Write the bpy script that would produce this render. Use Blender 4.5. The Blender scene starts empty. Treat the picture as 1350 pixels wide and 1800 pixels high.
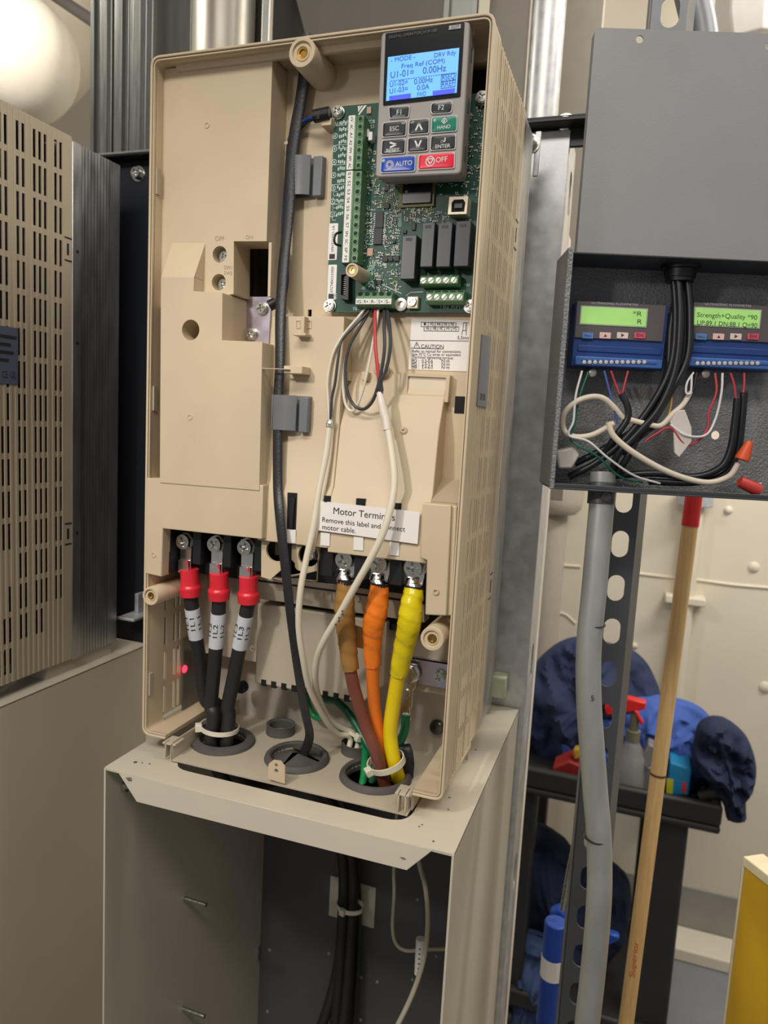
import bpy, bmesh, math, random
from mathutils import Vector, Matrix, Euler, noise
random.seed(7)
S = bpy.context.scene
COL = S.collection

# ------------------------------------------------------------------ camera, world, lights, exposure
CAM_LOC = Vector((0.469378740, -0.618228425, 0.342210556))
CAM_ROT = Euler((1.44693902, -0.0532026664, 0.337224728), 'XYZ')
FPX = 1284.98943                       # focal length in pixels of the 1350 x 1800 frame
cd = bpy.data.cameras.new('camera')
cam = bpy.data.objects.new('camera', cd); COL.objects.link(cam)
cam.location = CAM_LOC; cam.rotation_euler = CAM_ROT
cd.sensor_fit = 'VERTICAL'; cd.sensor_height = 9.8; cd.sensor_width = 7.35
cd.lens = FPX / 1800 * 9.8; cd.clip_start = 0.01
cd.dof.use_dof = True; cd.dof.focus_distance = 0.70; cd.dof.aperture_fstop = 2.2
S.camera = cam
W = bpy.data.worlds.new('world'); S.world = W; W.use_nodes = True
W.node_tree.nodes['Background'].inputs[0].default_value = (1.0, 0.96, 0.91, 1)
W.node_tree.nodes['Background'].inputs[1].default_value = 0.24

def area(name, loc, target, sx, sy, power, col):
    l = bpy.data.lights.new(name, 'AREA'); l.shape = 'RECTANGLE'; l.size = sx; l.size_y = sy
    l.energy = power; l.color = col
    o = bpy.data.objects.new(name, l); COL.objects.link(o); o.location = loc
    o.rotation_euler = (Vector(target) - Vector(loc)).to_track_quat('-Z', 'Y').to_euler()
    return o
area('ceiling_lamp_right', (1.35, 0.0, 1.8), (0.35, 0.1, 0.0), 0.5, 0.9, 12, (1.0, 0.95, 0.87))
area('ceiling_lamp_front', (0.35, -1.45, 1.8), (0.1, 0.1, -0.1), 1.4, 0.35, 26, (1.0, 0.95, 0.87))
area('ceiling_lamp_back', (1.5, 1.05, 1.7), (1.1, 2.0, 0.2), 1.2, 0.2, 34, (1.0, 0.95, 0.86))
area('pipe_fill_light', (-0.80, 0.25, 1.30), (-0.78, 1.3, 0.95), 0.3, 0.12, 9, (1.0, 0.94, 0.84))  # added unseen light that brightens the white pipe
l_ = bpy.data.lights.new('head_lamp', 'SPOT'); l_.energy = 11; l_.color = (1.0, 0.95, 0.88); l_.spot_size = math.radians(90); l_.spot_blend = 1.0; l_.shadow_soft_size = 0.03
o_ = bpy.data.objects.new('head_lamp', l_); COL.objects.link(o_); o_.location = (-0.02, -0.68, 0.66)
o_.rotation_euler = (Vector((0.20, 0.0, 0.08)) - Vector(o_.location)).to_track_quat('-Z', 'Y').to_euler()
S.view_settings.view_transform = 'Standard'; S.view_settings.look = 'None'
S.view_settings.gamma = 1; S.view_settings.exposure = 0.0; S.view_settings.use_curve_mapping = False

# ------------------------------------------------------------------ helpers
RM = CAM_ROT.to_matrix()
def ray(px, py): return RM @ Vector(((px - 675) / FPX, -(py - 900) / FPX, -1.0))
def P(px, py, y=None, x=None, z=None, d=None):
    """point of the place seen at a photograph pixel, on a plane x=, y= or z=, or at a depth d"""
    r = ray(px, py)
    if d is not None: t = d
    elif y is not None: t = (y - CAM_LOC.y) / r.y
    elif x is not None: t = (x - CAM_LOC.x) / r.x
    else: t = (z - CAM_LOC.z) / r.z
    return CAM_LOC + r * t
def lin(c):
    c = c / 255.0
    return c / 12.92 if c <= 0.04045 else ((c + 0.055) / 1.055) ** 2.4
MATS = {}
def mat(name, rgb, rough=0.5, metal=0.0, var=0.06, scale=40.0, bump=0.0, bscale=300.0, emit=0.0, spec=0.5, trans=0.0, aniso=None, alpha=1.0):
    if name in MATS: return MATS[name]
    m = bpy.data.materials.new(name); m.use_nodes = True
    nt = m.node_tree; b = nt.nodes['Principled BSDF']
    col = (lin(rgb[0]), lin(rgb[1]), lin(rgb[2]), 1)
    b.inputs['Base Color'].default_value = col
    b.inputs['Roughness'].default_value = rough; b.inputs['Metallic'].default_value = metal
    b.inputs['Specular IOR Level'].default_value = spec
    if trans: b.inputs['Transmission Weight'].default_value = trans
    if alpha < 1: b.inputs['Alpha'].default_value = alpha
    if emit:
        b.inputs['Emission Color'].default_value = col; b.inputs['Emission Strength'].default_value = emit
    if var or bump:
        tc = nt.nodes.new('ShaderNodeTexCoord')
        src = tc.outputs['Object']
        if aniso:
            mp = nt.nodes.new('ShaderNodeMapping'); mp.inputs['Scale'].default_value = aniso
            nt.links.new(src, mp.inputs['Vector']); src = mp.outputs['Vector']
    if var:
        n = nt.nodes.new('ShaderNodeTexNoise'); n.inputs['Scale'].default_value = scale; n.inputs['Detail'].default_value = 4
        r = nt.nodes.new('ShaderNodeMapRange')
        r.inputs['From Min'].default_value = 0.3; r.inputs['From Max'].default_value = 0.7
        r.inputs['To Min'].default_value = 1 - var; r.inputs['To Max'].default_value = 1 + var
        h = nt.nodes.new('ShaderNodeMix'); h.data_type = 'RGBA'; h.blend_type = 'MULTIPLY'
        h.inputs['Factor'].default_value = 1; h.inputs['A'].default_value = col
        nt.links.new(src, n.inputs['Vector']); nt.links.new(n.outputs['Fac'], r.inputs['Value'])
        nt.links.new(r.outputs['Result'], h.inputs['B']); nt.links.new(h.outputs['Result'], b.inputs['Base Color'])
        if emit: nt.links.new(h.outputs['Result'], b.inputs['Emission Color'])
        if metal > 0.5:
            r2 = nt.nodes.new('ShaderNodeMapRange')
            r2.inputs['To Min'].default_value = max(0.05, rough - 0.12); r2.inputs['To Max'].default_value = min(1, rough + 0.15)
            nt.links.new(n.outputs['Fac'], r2.inputs['Value']); nt.links.new(r2.outputs['Result'], b.inputs['Roughness'])
    if bump:
        n2 = nt.nodes.new('ShaderNodeTexNoise'); n2.inputs['Scale'].default_value = bscale; n2.inputs['Detail'].default_value = 3
        bp = nt.nodes.new('ShaderNodeBump'); bp.inputs['Strength'].default_value = bump; bp.inputs['Distance'].default_value = 0.002
        nt.links.new(src, n2.inputs['Vector']); nt.links.new(n2.outputs['Fac'], bp.inputs['Height'])
        nt.links.new(bp.outputs['Normal'], b.inputs['Normal'])
    MATS[name] = m
    return m

def frame(o, u, v):
    u = Vector(u).normalized(); w = u.cross(Vector(v)).normalized(); v = w.cross(u)
    return Matrix(((u.x, v.x, w.x, o[0]), (u.y, v.y, w.y, o[1]), (u.z, v.z, w.z, o[2]), (0, 0, 0, 1)))
def FY(y): return frame((0, y, 0), (1, 0, 0), (0, 0, 1))     # u = x, v = z, w towards the front
def FX(x): return frame((x, 0, 0), (0, 1, 0), (0, 0, 1))     # u = y, v = z, w to the right
def FXn(x): return frame((x, 0, 0), (0, -1, 0), (0, 0, 1))
def FZ(z): return frame((0, 0, z), (1, 0, 0), (0, 1, 0))
ID = Matrix.Identity(4)
def pp(pts, y): return [(q.x, q.z) for q in (P(a, b, y=y) for a, b in pts)]
def circ(cx, cy, r, n=24, ph=0.0): return [(cx + r * math.cos(2 * math.pi * i / n + ph), cy + r * math.sin(2 * math.pi * i / n + ph)) for i in range(n)]
def rect(x0, x1, y0, y1): return [(x0, y0), (x1, y0), (x1, y1), (x0, y1)]
def rnd(pts, r, n=4):
    out = []; N = len(pts)
    for i in range(N):
        p = Vector(pts[i]); a = Vector(pts[i - 1]) - p; b = Vector(pts[(i + 1) % N]) - p
        rr = min(r, a.length * 0.45, b.length * 0.45)
        A = p + a.normalized() * rr; B = p + b.normalized() * rr
        for k in range(n + 1):
            t = k / n
            out.append(tuple((1 - t) ** 2 * A + 2 * t * (1 - t) * p + t * t * B))
    return out
def slot(cx, cy, w, h, n=8):
    r = w / 2; out = []
    for i in range(n + 1):
        a = math.pi * i / n; out.append((cx + r * math.cos(a), cy + h / 2 - r + r * math.sin(a)))
    for i in range(n + 1):
        a = math.pi + math.pi * i / n; out.append((cx + r * math.cos(a), cy - h / 2 + r + r * math.sin(a)))
    return out
def cross(cx, cy, r, w, ph=0.0):
    pts = []
    for k in range(4):
        a = ph + k * math.pi / 2; c, s = math.cos(a), math.sin(a)
        for (x, y) in ((w, -w), (r, -w), (r, w)): pts.append((cx + c * x - s * y, cy + s * x + c * y))
    return pts

def crom(pts, n=8):
    pts = [Vector(p) for p in pts]; N = len(pts)
    if N < 3: return pts
    out = []
    for i in range(N - 1):
        p0 = pts[i - 1] if i else pts[0] * 2 - pts[1]
        p1, p2 = pts[i], pts[i + 1]
        p3 = pts[i + 2] if i + 2 < N else p2 * 2 - p1
        for k in range(n):
            t = k / n
            out.append(0.5 * ((2 * p1) + (p2 - p0) * t + (2 * p0 - 5 * p1 + 4 * p2 - p3) * t * t + (3 * p1 - p0 - 3 * p2 + p3) * t ** 3))
    out.append(pts[-1])
    return out

class MB:
    def __init__(s): s.v = []; s.f = []
    def add(s, vs, fs, M=None):
        o = len(s.v)
        s.v += [(M @ Vector(p)) if M is not None else Vector(p) for p in vs]
        s.f += [[i + o for i in f] for f in fs]
        return s
    def box(s, x0, x1, y0, y1, z0, z1, M=None):
        return s.add([(x0, y0, z0), (x1, y0, z0), (x1, y1, z0), (x0, y1, z0), (x0, y0, z1), (x1, y0, z1), (x1, y1, z1), (x0, y1, z1)],
                     [(0, 3, 2, 1), (4, 5, 6, 7), (0, 1, 5, 4), (1, 2, 6, 5), (2, 3, 7, 6), (3, 0, 4, 7)], M)
    def prism(s, poly, M, w0, w1, top=None):
        """polygon (no holes) in a frame, between offsets w0 and w1; top: another outline for the w1 end"""
        a = sum(poly[i - 1][0] * poly[i][1] - poly[i][0] * poly[i - 1][1] for i in range(len(poly)))
        if a < 0: poly = poly[::-1]; top = top[::-1] if top else None
        n = len(poly); lo, hi = (w0, w1) if w0 < w1 else (w1, w0)
        t = top or poly
        vs = [(x, y, lo) for x, y in poly] + [(x, y, hi) for x, y in t]
        return s.add(vs, [tuple(range(n - 1, -1, -1)), tuple(range(n, 2 * n))] + [(i, (i + 1) % n, n + (i + 1) % n, n + i) for i in range(n)], M)
    def plate(s, outer, holes, M, w0, w1):
        """flat plate with holes in a frame, between offsets w0 and w1"""
        if not holes: return s.prism(outer, M, w0, w1)
        c = bpy.data.curves.new('tmp', 'CURVE'); c.dimensions = '2D'; c.fill_mode = 'BOTH'; c.extrude = abs(w1 - w0) / 2
        for loop in [outer] + list(holes):
            sp = c.splines.new('POLY'); sp.points.add(len(loop) - 1); sp.use_cyclic_u = True
            for q, (x, y) in zip(sp.points, loop): q.co = (x, y, 0, 1)
        o = bpy.data.objects.new('tmp', c); me = bpy.data.meshes.new_from_object(o)
        wm = (w0 + w1) / 2
        s.add([(q.co.x, q.co.y, q.co.z + wm) for q in me.vertices], [tuple(f.vertices) for f in me.polygons], M)
        bpy.data.objects.remove(o); bpy.data.curves.remove(c); bpy.data.meshes.remove(me)
        return s
    def lathe(s, prof, M, n=20):
        """profile [(r, w)] about the w axis of a frame; closed by its end points"""
        vs = []; fs = []; k = len(prof)
        for i in range(n):
            a = 2 * math.pi * i / n
            vs += [(r * math.cos(a), r * math.sin(a), w) for r, w in prof]
        for i in range(n):
            j = (i + 1) % n
            for q in range(k - 1): fs.append((i * k + q, j * k + q, j * k + q + 1, i * k + q + 1))
        fs.append(tuple(i * k for i in range(n - 1, -1, -1)))
        fs.append(tuple(i * k + k - 1 for i in range(n)))
        return s.add(vs, fs, M)
    def tube(s, pts, r, n=12, flat=None, side=None, smooth=8):
        """sweep; r: radius, list of radii (per control point) ; flat=(a,b): elliptical section, a along `side`"""
        N0 = len(pts); pl = crom(pts, smooth) if smooth else [Vector(p) for p in pts]; N = len(pl)
        if isinstance(r, (list, tuple)):
            rr = []
            for i in range(N):
                t = i / (N - 1) * (N0 - 1); k = min(int(t), N0 - 2); rr.append(r[k] + (r[k + 1] - r[k]) * (t - k))
        else: rr = [r] * N
        T = [(pl[min(i + 1, N - 1)] - pl[max(i - 1, 0)]).normalized() for i in range(N)]
        up = Vector(side) if side else (Vector((1, 0, 0)) if abs(T[0].x) < 0.8 else Vector((0, 1, 0)))
        vs = []; fs = []
        for i in range(N):
            if side: up = Vector(side)
            a = (up - T[i] * up.dot(T[i])).normalized(); b = T[i].cross(a); up = a
            fa, fb = flat if flat else (1, 1)
            for k in range(n):
                t = 2 * math.pi * k / n
                vs.append(pl[i] + a * (math.cos(t) * rr[i] * fa) + b * (math.sin(t) * rr[i] * fb))
        for i in range(N - 1):
            for k in range(n):
                j = (k + 1) % n; fs.append((i * n + k, i * n + j, (i + 1) * n + j, (i + 1) * n + k))
        fs.append(tuple(range(n - 1, -1, -1))); fs.append(tuple((N - 1) * n + k for k in range(n)))
        return s.add(vs, fs)
    def cells(s, us, vs_, h, M, back):
        """stepped plate: h[i][j] is the height of cell i,j over the frame plane, None is a hole down to `back`"""
        us = list(us); vs_ = list(vs_); V = []; Fc = []; idx = {}
        def vert(u, v, w):
            k = (u, v, round(w, 7))
            if k not in idx: idx[k] = len(V); V.append((us[u], vs_[v], w))
            return idx[k]
        nu, nv = len(us) - 1, len(vs_) - 1
        H = lambda i, j: h[i][j] if 0 <= i < nu and 0 <= j < nv and h[i][j] is not None else back
        for i in range(nu):
            for j in range(nv):
                if h[i][j] is not None:
                    w = h[i][j]
                    Fc.append((vert(i, j, w), vert(i + 1, j, w), vert(i + 1, j + 1, w), vert(i, j + 1, w)))
                    Fc.append((vert(i, j + 1, back), vert(i + 1, j + 1, back), vert(i + 1, j, back), vert(i, j, back)))
        for i in range(nu + 1):
            for j in range(nv):
                a, b = H(i - 1, j), H(i, j)
                if abs(a - b) > 1e-7: Fc.append((vert(i, j, a), vert(i, j + 1, a), vert(i, j + 1, b), vert(i, j, b))[::-1])
        for i in range(nu):
            for j in range(nv + 1):
                a, b = H(i, j - 1), H(i, j)
                if abs(a - b) > 1e-7: Fc.append((vert(i, j, a), vert(i + 1, j, a), vert(i + 1, j, b), vert(i, j, b)))
        return s.add(V, Fc, M)
    def build(s, name, m, parent=None, bevel=0.0, smooth=False, seg=2):
        me = bpy.data.meshes.new(name); me.from_pydata(s.v, [], s.f); me.validate()
        bm = bmesh.new(); bm.from_mesh(me); bmesh.ops.recalc_face_normals(bm, faces=bm.faces[:]); bm.to_mesh(me); bm.free()
        me.materials.append(m)
        o = bpy.data.objects.new(name, me); COL.objects.link(o)
        if bevel:
            b = o.modifiers.new('bevel', 'BEVEL'); b.width = bevel; b.segments = seg; b.limit_method = 'ANGLE'; b.angle_limit = math.radians(40)
            b.use_clamp_overlap = True
        if smooth or bevel:
            for p in me.polygons: p.use_smooth = True
            me.set_sharp_from_angle(angle=math.radians(38))
        if parent: adopt(o, parent)
        return o
def wpos(o):
    return o.location + (wpos(o.parent) if o.parent and o.parent.type == 'EMPTY' else Vector((0, 0, 0)))
def adopt(o, parent):
    o.parent = parent
    if parent.type == 'EMPTY': o.matrix_parent_inverse = Matrix.Translation(-wpos(parent))
def tag(o, label, cat, group=None, kind=None):
    o['label'] = label; o['category'] = cat
    if group: o['group'] = group
    if kind: o['kind'] = kind
    return o
def thing(name, loc, label, cat, group=None):
    o = bpy.data.objects.new(name, None); COL.objects.link(o); o.location = loc; o.empty_display_size = 0.02
    return tag(o, label, cat, group)
def struct(o): o['kind'] = 'structure'; return o
def stuff(o): o['kind'] = 'stuff'; return o

def text(name, s, p0, p1, m, parent, up=(0, 0, 1), lift=0.0003, squash=None, thick=0.00008):
    """printed lettering fitted between two points of a surface (baseline start and end); `squash` sets cap height instead of natural"""
    c = bpy.data.curves.new('t', 'FONT'); c.body = s; c.size = 1.0; c.extrude = 0
    o = bpy.data.objects.new('t', c); me = bpy.data.meshes.new_from_object(o)
    xs = [v.co.x for v in me.vertices]; ys = [v.co.y for v in me.vertices]
    x0, x1 = min(xs), max(xs)
    p0 = Vector(p0); p1 = Vector(p1); L = (p1 - p0).length
    sx = L / max(x1 - x0, 1e-6); sy = sx if squash is None else squash / 0.72
    fr = frame(p0, p1 - p0, up)
    mb = MB()
    mb.add([((v.co.x - x0) * sx, v.co.y * sy, lift) for v in me.vertices], [tuple(f.vertices) for f in me.polygons], fr)
    bpy.data.objects.remove(o); bpy.data.curves.remove(c); bpy.data.meshes.remove(me)
    return mb.build(name, m, parent)
def textpx(s, a, b, y, m, parent, name='lettering', **k):
    return text(name, s, P(a[0], a[1], y=y), P(b[0], b[1], y=y), m, parent, **k)

def screw_mb(M, r, h, ph=0.4, hexed=False, washer=0.0):
    """pan or hex head screw with a cross recess; head from w=0 up to w=h"""
    mb = MB(); out = circ(0, 0, r, 6 if hexed else 24, 0.3)
    if washer: mb.plate(circ(0, 0, washer, 24), [circ(0, 0, r * 0.5, 12)], M, -0.0004, 0.0006)
    if hexed:
        mb.prism(out, M, 0, h * 0.55)
        mb.plate(circ(0, 0, r * 0.93, 24), [cross(0, 0, r * 0.62, r * 0.13, ph)], M, h * 0.55, h)
    else:
        mb.lathe([(r * 0.6, 0), (r, 0), (r, h * 0.35), (r * 0.93, h * 0.6)], M, 24)
        mb.plate(circ(0, 0, r * 0.93, 24), [cross(0, 0, r * 0.62, r * 0.13, ph)], M, h * 0.6, h * 0.8)
        mb.plate(circ(0, 0, r * 0.78, 24), [cross(0, 0, r * 0.62, r * 0.13, ph)], M, h * 0.8, h)
    return mb
def screw(name, p, r, h, m, parent, ph=0.4, u=(1, 0, 0), v=(0, 0, 1), hexed=False, washer=0.0):
    return screw_mb(frame(p, u, v), r, h, ph, hexed, washer).build(name, m, parent, bevel=r * 0.06, seg=1)

# ------------------------------------------------------------------ materials
beige = mat('beige_plastic', (205, 186, 156), 0.5, var=0.05, scale=14, bump=0.03, bscale=900)
beige_d = mat('beige_plastic_grey', (188, 176, 156), 0.5, var=0.05, scale=14)
beige_n = mat('beige_plastic_dark', (178, 163, 140), 0.45, var=0.06, scale=9)  # darker than the case beige
blackp = mat('black_plastic', (26, 27, 30), 0.45, var=0.1)
blackd = mat('cavity_shade', (16, 15, 15), 0.8, var=0)  # near-black colour standing for the shade inside openings
greyclip = mat('grey_plastic', (112, 114, 118), 0.35, var=0.04)
rubber = mat('grey_rubber', (84, 80, 76), 0.7, var=0.1, scale=60)
steel = mat('bright_steel', (200, 198, 192), 0.25, 1.0, var=0.08, scale=300)
zinc = mat('zinc_plate', (205, 200, 205), 0.28, 1.0, var=0.08, scale=30)
galv = mat('galvanised_steel', (196, 196, 196), 0.42, 0.6, var=0.16, scale=60, bump=0.03, bscale=200)
galv_d = mat('dull_galvanised_steel', (128, 128, 124), 0.42, 0.8, var=0.12, scale=30, aniso=(6, 6, 0.6))
alum = mat('aluminium_heatsink', (178, 176, 174), 0.33, 0.9, var=0.14, scale=18, aniso=(4, 4, 1))
brass = mat('brass', (190, 150, 80), 0.3, 1.0, var=0.1)
pcbg = mat('circuit_board_green', (14, 70, 55), 0.5, var=0.12, scale=60)
greent = mat('terminal_green', (92, 132, 92), 0.45, var=0.04)
white = mat('white_print', (236, 232, 226), 0.5, var=0.02)
paper = mat('white_label_paper', (238, 233, 228), 0.5, var=0.02)
ink = mat('black_ink', (45, 44, 46), 0.6, var=0)
cabp = mat('cabinet_paint', (198, 189, 170), 0.38, var=0.05, scale=5, bump=0.02, bscale=500)
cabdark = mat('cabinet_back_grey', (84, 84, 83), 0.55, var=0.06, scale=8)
cablek = mat('black_cable_jacket', (36, 36, 38), 0.5, var=0.06)
creamc = mat('cream_cable_jacket', (222, 212, 190), 0.45, var=0.03)
nylon = mat('natural_nylon', (226, 220, 200), 0.35, var=0.03)
redb = mat('red_heat_shrink', (226, 44, 58), 0.35, var=0.05, scale=60)

# ------------------------------------------------------------------ large structure
WALL_Y = 2.0; FLOOR_Z = -1.4
wallm = mat('cream_wall_paint', (226, 216, 196), 0.65, var=0.04, scale=3, bump=0.35, bscale=9)
floorm = mat('grey_floor_paint', (128, 131, 136), 0.45, var=0.08, scale=5)
greyw = mat('grey_wall_base', (150, 146, 138), 0.7, var=0.1, scale=6, bump=0.2, bscale=20)
struct(MB().box(-4, 4, WALL_Y, WALL_Y + 0.1, FLOOR_Z, 2.6).build('wall_back', wallm))
struct(MB().box(-4, 4, -3.0, WALL_Y + 0.1, FLOOR_Z - 0.1, FLOOR_Z).build('floor', floorm))
struct(MB().box(-4, 4, WALL_Y - 0.012, WALL_Y, FLOOR_Z, FLOOR_Z + 0.19).build('trim_1', greyw))
struct(MB().box(-4, 4, 1.86, WALL_Y - 0.012, FLOOR_Z, FLOOR_Z + 0.045).build('baseboard_back', wallm, bevel=0.006))
wall = bpy.data.objects['wall_back']
def ridge(pts, r=0.006):
    MB().tube([P(a, b, y=WALL_Y) for a, b in pts], r, 6, smooth=4).build('joint_ridge', wallm, wall, smooth=True)
ridge([(930, 985), (970, 992), (1020, 996)]); ridge([(1120, 1008), (1170, 1014), (1230, 1020), (1290, 1028), (1360, 1034)])
ridge([(950, 1085), (988, 1078), (1012, 1096)], 0.005)
for a, b, r in ((1325, 997, 0.018), (1345, 1208, 0.02), (965, 1130, 0.02), (1280, 897, 0.014), (1115, 1135, 0.012)):
    MB().lathe([(r, -0.002), (r * 0.9, 0.004), (r * 0.5, 0.009), (0.001, 0.01)], frame(P(a, b, y=WALL_Y), (1, 0, 0), (0, 0, 1)), 12).build('plaster_lump', wallm, wall, smooth=True)

# ------------------------------------------------------------------ the open motor drive: case, covers, floor
DW, DH, DD, WT = 0.329, 0.672, 0.1675, 0.004
YF, YU, YL = 0.046, 0.015, -0.001
drive = thing('motor_drive', (DW / 2, 0.1, 0.0), 'open beige motor drive with its front cover off, standing on the pale metal base cabinet', 'motor drive')
XL, XR = P(290, 1299, y=0).x, P(724, 1396, y=0).x
def rim_path(off, r=0.010):
    pts = [(XL, off), (off, off), (off, DH - off), (DW - off, DH - off), (DW - off, off), (XR, off)]
    rr = max(r - off, 0.003); out = [pts[0]]
    for i in range(1, 5):
        p = Vector(pts[i]); a = (Vector(pts[i - 1]) - p).normalized(); b = (Vector(pts[i + 1]) - p).normalized()
        A, B = p + a * rr, p + b * rr
        for k in range(7):
            t = k / 6; out.append(tuple((1 - t) ** 2 * A + 2 * t * (1 - t) * p + t * t * B))
    out.append(pts[5]); return out
def strip(o1, o2): return rim_path(o1) + rim_path(o2)[::-1]
MB().prism(strip(0, 0.0024), FY(0), -0.004, 0.0004).build('rim', beige, drive, bevel=0.0006)
MB().prism(strip(0.0032, 0.0043), FY(0), -0.004, -0.0006).build('inner_ridge', beige, drive)
MB().prism(strip(0.0004, 0.0043), FY(0), -0.030, -0.0035).build('rim_flange', beige, drive)
# top wall and the two short bottom walls
MB().box(0.006, DW - 0.006, 0.03, DD, DH - 0.0043, DH).box(0.02, DW - 0.02, 0.012, 0.016, DH - 0.010, DH - 0.0043).build('top_wall', beige, drive)
for a, b in ((0.002, XL), (XR, DW - 0.002)):
    MB().box(a, b, 0.03, 0.125, 0.0, 0.0043).build('bottom_wall', beige, drive)
# vented side walls: slots in rows, recessed columns between the bars
PITCH, SW_, RP, RL = 0.0083, 0.0048, 0.0385, 0.0315
GAPS = (3, 7, 10, 14)
def vented(name, m, parent, M, y0, y1, rows, skip=lambda k, j: False, back=-0.0016, groove=-0.0006, z1=DH - 0.010, z0=0.010):
    us = [y0]; kind = []
    for k in range(17):
        a = 0.0143 + PITCH * k
        if a < y0 + 0.001: continue
        us += [a, a + SW_]; kind += [None, k]
    us.append(y1); kind.append(None)
    vs = [z0]; row = []
    for j in rows:
        a = 0.0115 + RP * j
        vs += [a, a + RL]; row += [None, j]
    vs.append(z1); row.append(None)
    h = []
    for k in kind:
        c = []
        for j in row:
            if k is None: c.append(0.0)
            elif k in GAPS: c.append(groove)
            elif j is None or skip(k, j): c.append(groove)
            else: c.append(None)
        h.append(c)
    return MB().cells(us, vs, h, M, back).build(name, m, parent)
vented('vented_side_wall', beige, drive, FX(DW), 0.0035, DD, range(17), lambda k, j: 7 <= j <= 10 and k < 5)
# left wall, its inner face towards the cables: slots only where they show, low down
us = [0.0035]; kk = []
for k in range(17):
    a = 0.0143 + PITCH * k; us += [a, a + SW_]; kk += [None, k]
us.append(DD); kk.append(None)
vs = [0.010]; rr_ = []
for j in range(17):
    a = 0.0115 + RP * j; vs += [a, a + RL]; rr_ += [None, j]
vs.append(DH - 0.010); rr_.append(None)
h = [[None if (k is not None and k not in GAPS and j is not None and k < 6 and j < 4) else 0.0 for j in rr_] for k in kk]
MB().cells(us, vs, h, FX(0.0036), -0.0020).build('side_wall', beige, drive)
# clip windows in the left rim
for z_ in (P(276, 315, y=0).z, P(268, 700, y=0).z, P(254, 1205, y=0).z):
    MB().box(0.0042, 0.0062, 0.004, 0.010, z_ - 0.012, z_ + 0.012).build('clip_window', beige_n, drive)
# heatsink behind the case
HS = 0.245
def heatsink(parent, x0, x1, ys, zlo, zhi):
    mb = MB(); us = [ys, ys + 0.017]; h = [[0.0]]
    for i in range(10):
        a = ys + 0.0175 + i * 0.0058
        us += [a, a + 0.0012, ] ; h += [[-0.0015], [-0.006]]
    us += [HS]; h += [[-0.0015]]
    us2 = [us[0], us[1]]; hh = [h[0]]
    for i in range(10):
        a = ys + 0.0185 + i * 0.0058
        us2 += [a, a + 0.0012]; hh += [[-0.0015], [-0.006]]
    us2.append(max(HS, us2[-1] + 0.004)); hh.append([-0.0015])
    mb.cells(us2, [zlo, zhi], hh, FX(x1), -0.02)
    mb.cells([-u for u in us2[::-1]], [zlo, zhi], hh[::-1], FXn(x0), -0.02)
    mb.box(x0 + 0.019, x1 - 0.019, ys + 0.006, us2[-1], zlo, zhi)
    return mb.build('heatsink', alum, parent)
heatsink(drive, 0.002, DW - 0.002, DD, 0.004, DH - 0.006)
# latch marks on the right flank
def latch(parent, x, y, z):
    MB().box(x - 0.001, x + 0.0006, y - 0.012, y, z + 0.013, z + 0.0145).box(x - 0.001, x + 0.0006, y - 0.012, y, z - 0.0145, z - 0.013) \
        .box(x - 0.001, x + 0.0005, y - 0.008, y - 0.005, z - 0.007, z + 0.007).build('latch', blackp, parent)
latch(drive, DW, DD, P(908, 415, x=DW).z); latch(drive, DW, DD, P(862, 1030, x=DW).z)
# rating label on the right flank
lb = mat('blue_grey_label', (92, 98, 116), 0.35, var=0.06)
q = [P(a, b, x=DW) for a, b in ((846, 588), (862, 592), (854, 716), (837, 713))]
rl = MB().prism([(v.y, v.z) for v in q], FX(DW), 0.0002, 0.0008).build('rating_label', lb, drive); rl['label'] = 'blue grey rating label stuck on the vented flank'
text('lettering', '30 05', P(842, 702, x=DW) + Vector((0.0009, 0, 0)), P(851, 704, x=DW) + Vector((0.0009, 0, 0)), ink, rl, lift=0.0001, squash=0.006)

# chassis floor behind the circuit board, with the dark opening behind the keypad
x0, x1 = 0.11, DW - WT
hole = rect(0.238, 0.318, P(850, 166, y=YF).z - 0.02, P(850, 109, y=YF).z)
MB().plate(rect(x0, x1, 0.20, DH - 0.0043), [hole, rect(0.152, 0.156, 0.438, 0.446)], FY(YF), -0.003, 0).build('floor_panel', beige, drive)
MB().box(0.12, 0.312, YF + 0.03, DD - 0.004, 0.13, DH - 0.008).build('dark_backing', blackd, drive)  # added near-black block that keeps the vent slots dark
# tall cover over the power side (left): upper face set back, lower face proud, a ramp between
up_ = pp([(286, 122), (479, 99), (468.5, 424), (411, 424), (410.5, 517), (391, 519), (340, 540), (281, 540)], YU)
h1, h2 = pp([(386, 447), (384.5, 496)], YU)
MB().plate(up_, [circ(h1[0], h1[1], 0.0078, 24), circ(h2[0], h2[1], 0.0078, 24)], FY(YU), -(YF - YU), 0).build('cover_upper', beige, drive, bevel=0.0008)
lo_ = pp([(283, 487), (341, 487), (340, 512), (391, 514), (390, 598), (461, 601), (455.5, 862), (281, 848)], YL)
hc = pp([(335, 580)], YL)[0]
MB().plate(lo_, [circ(hc[0], hc[1], 0.0098, 28)], FY(YL), -(YF - YL), 0).build('cover_lower', beige, drive, bevel=0.0008)
A, B = P(303, 427, y=YU), P(361, 427, y=YU); Cc, D_ = P(341, 487, y=YL), P(284, 487, y=YL)
C2, D2 = Vector((Cc.x, YU + 0.001, Cc.z)), Vector((D_.x, YU + 0.001, D_.z))
MB().add([A, B, Cc, D_, C2, D2], [(0, 1, 2, 3), (1, 4, 2), (0, 3, 5), (0, 5, 4, 1), (2, 4, 5, 3)]).build('cover_ramp', beige, drive)
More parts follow.
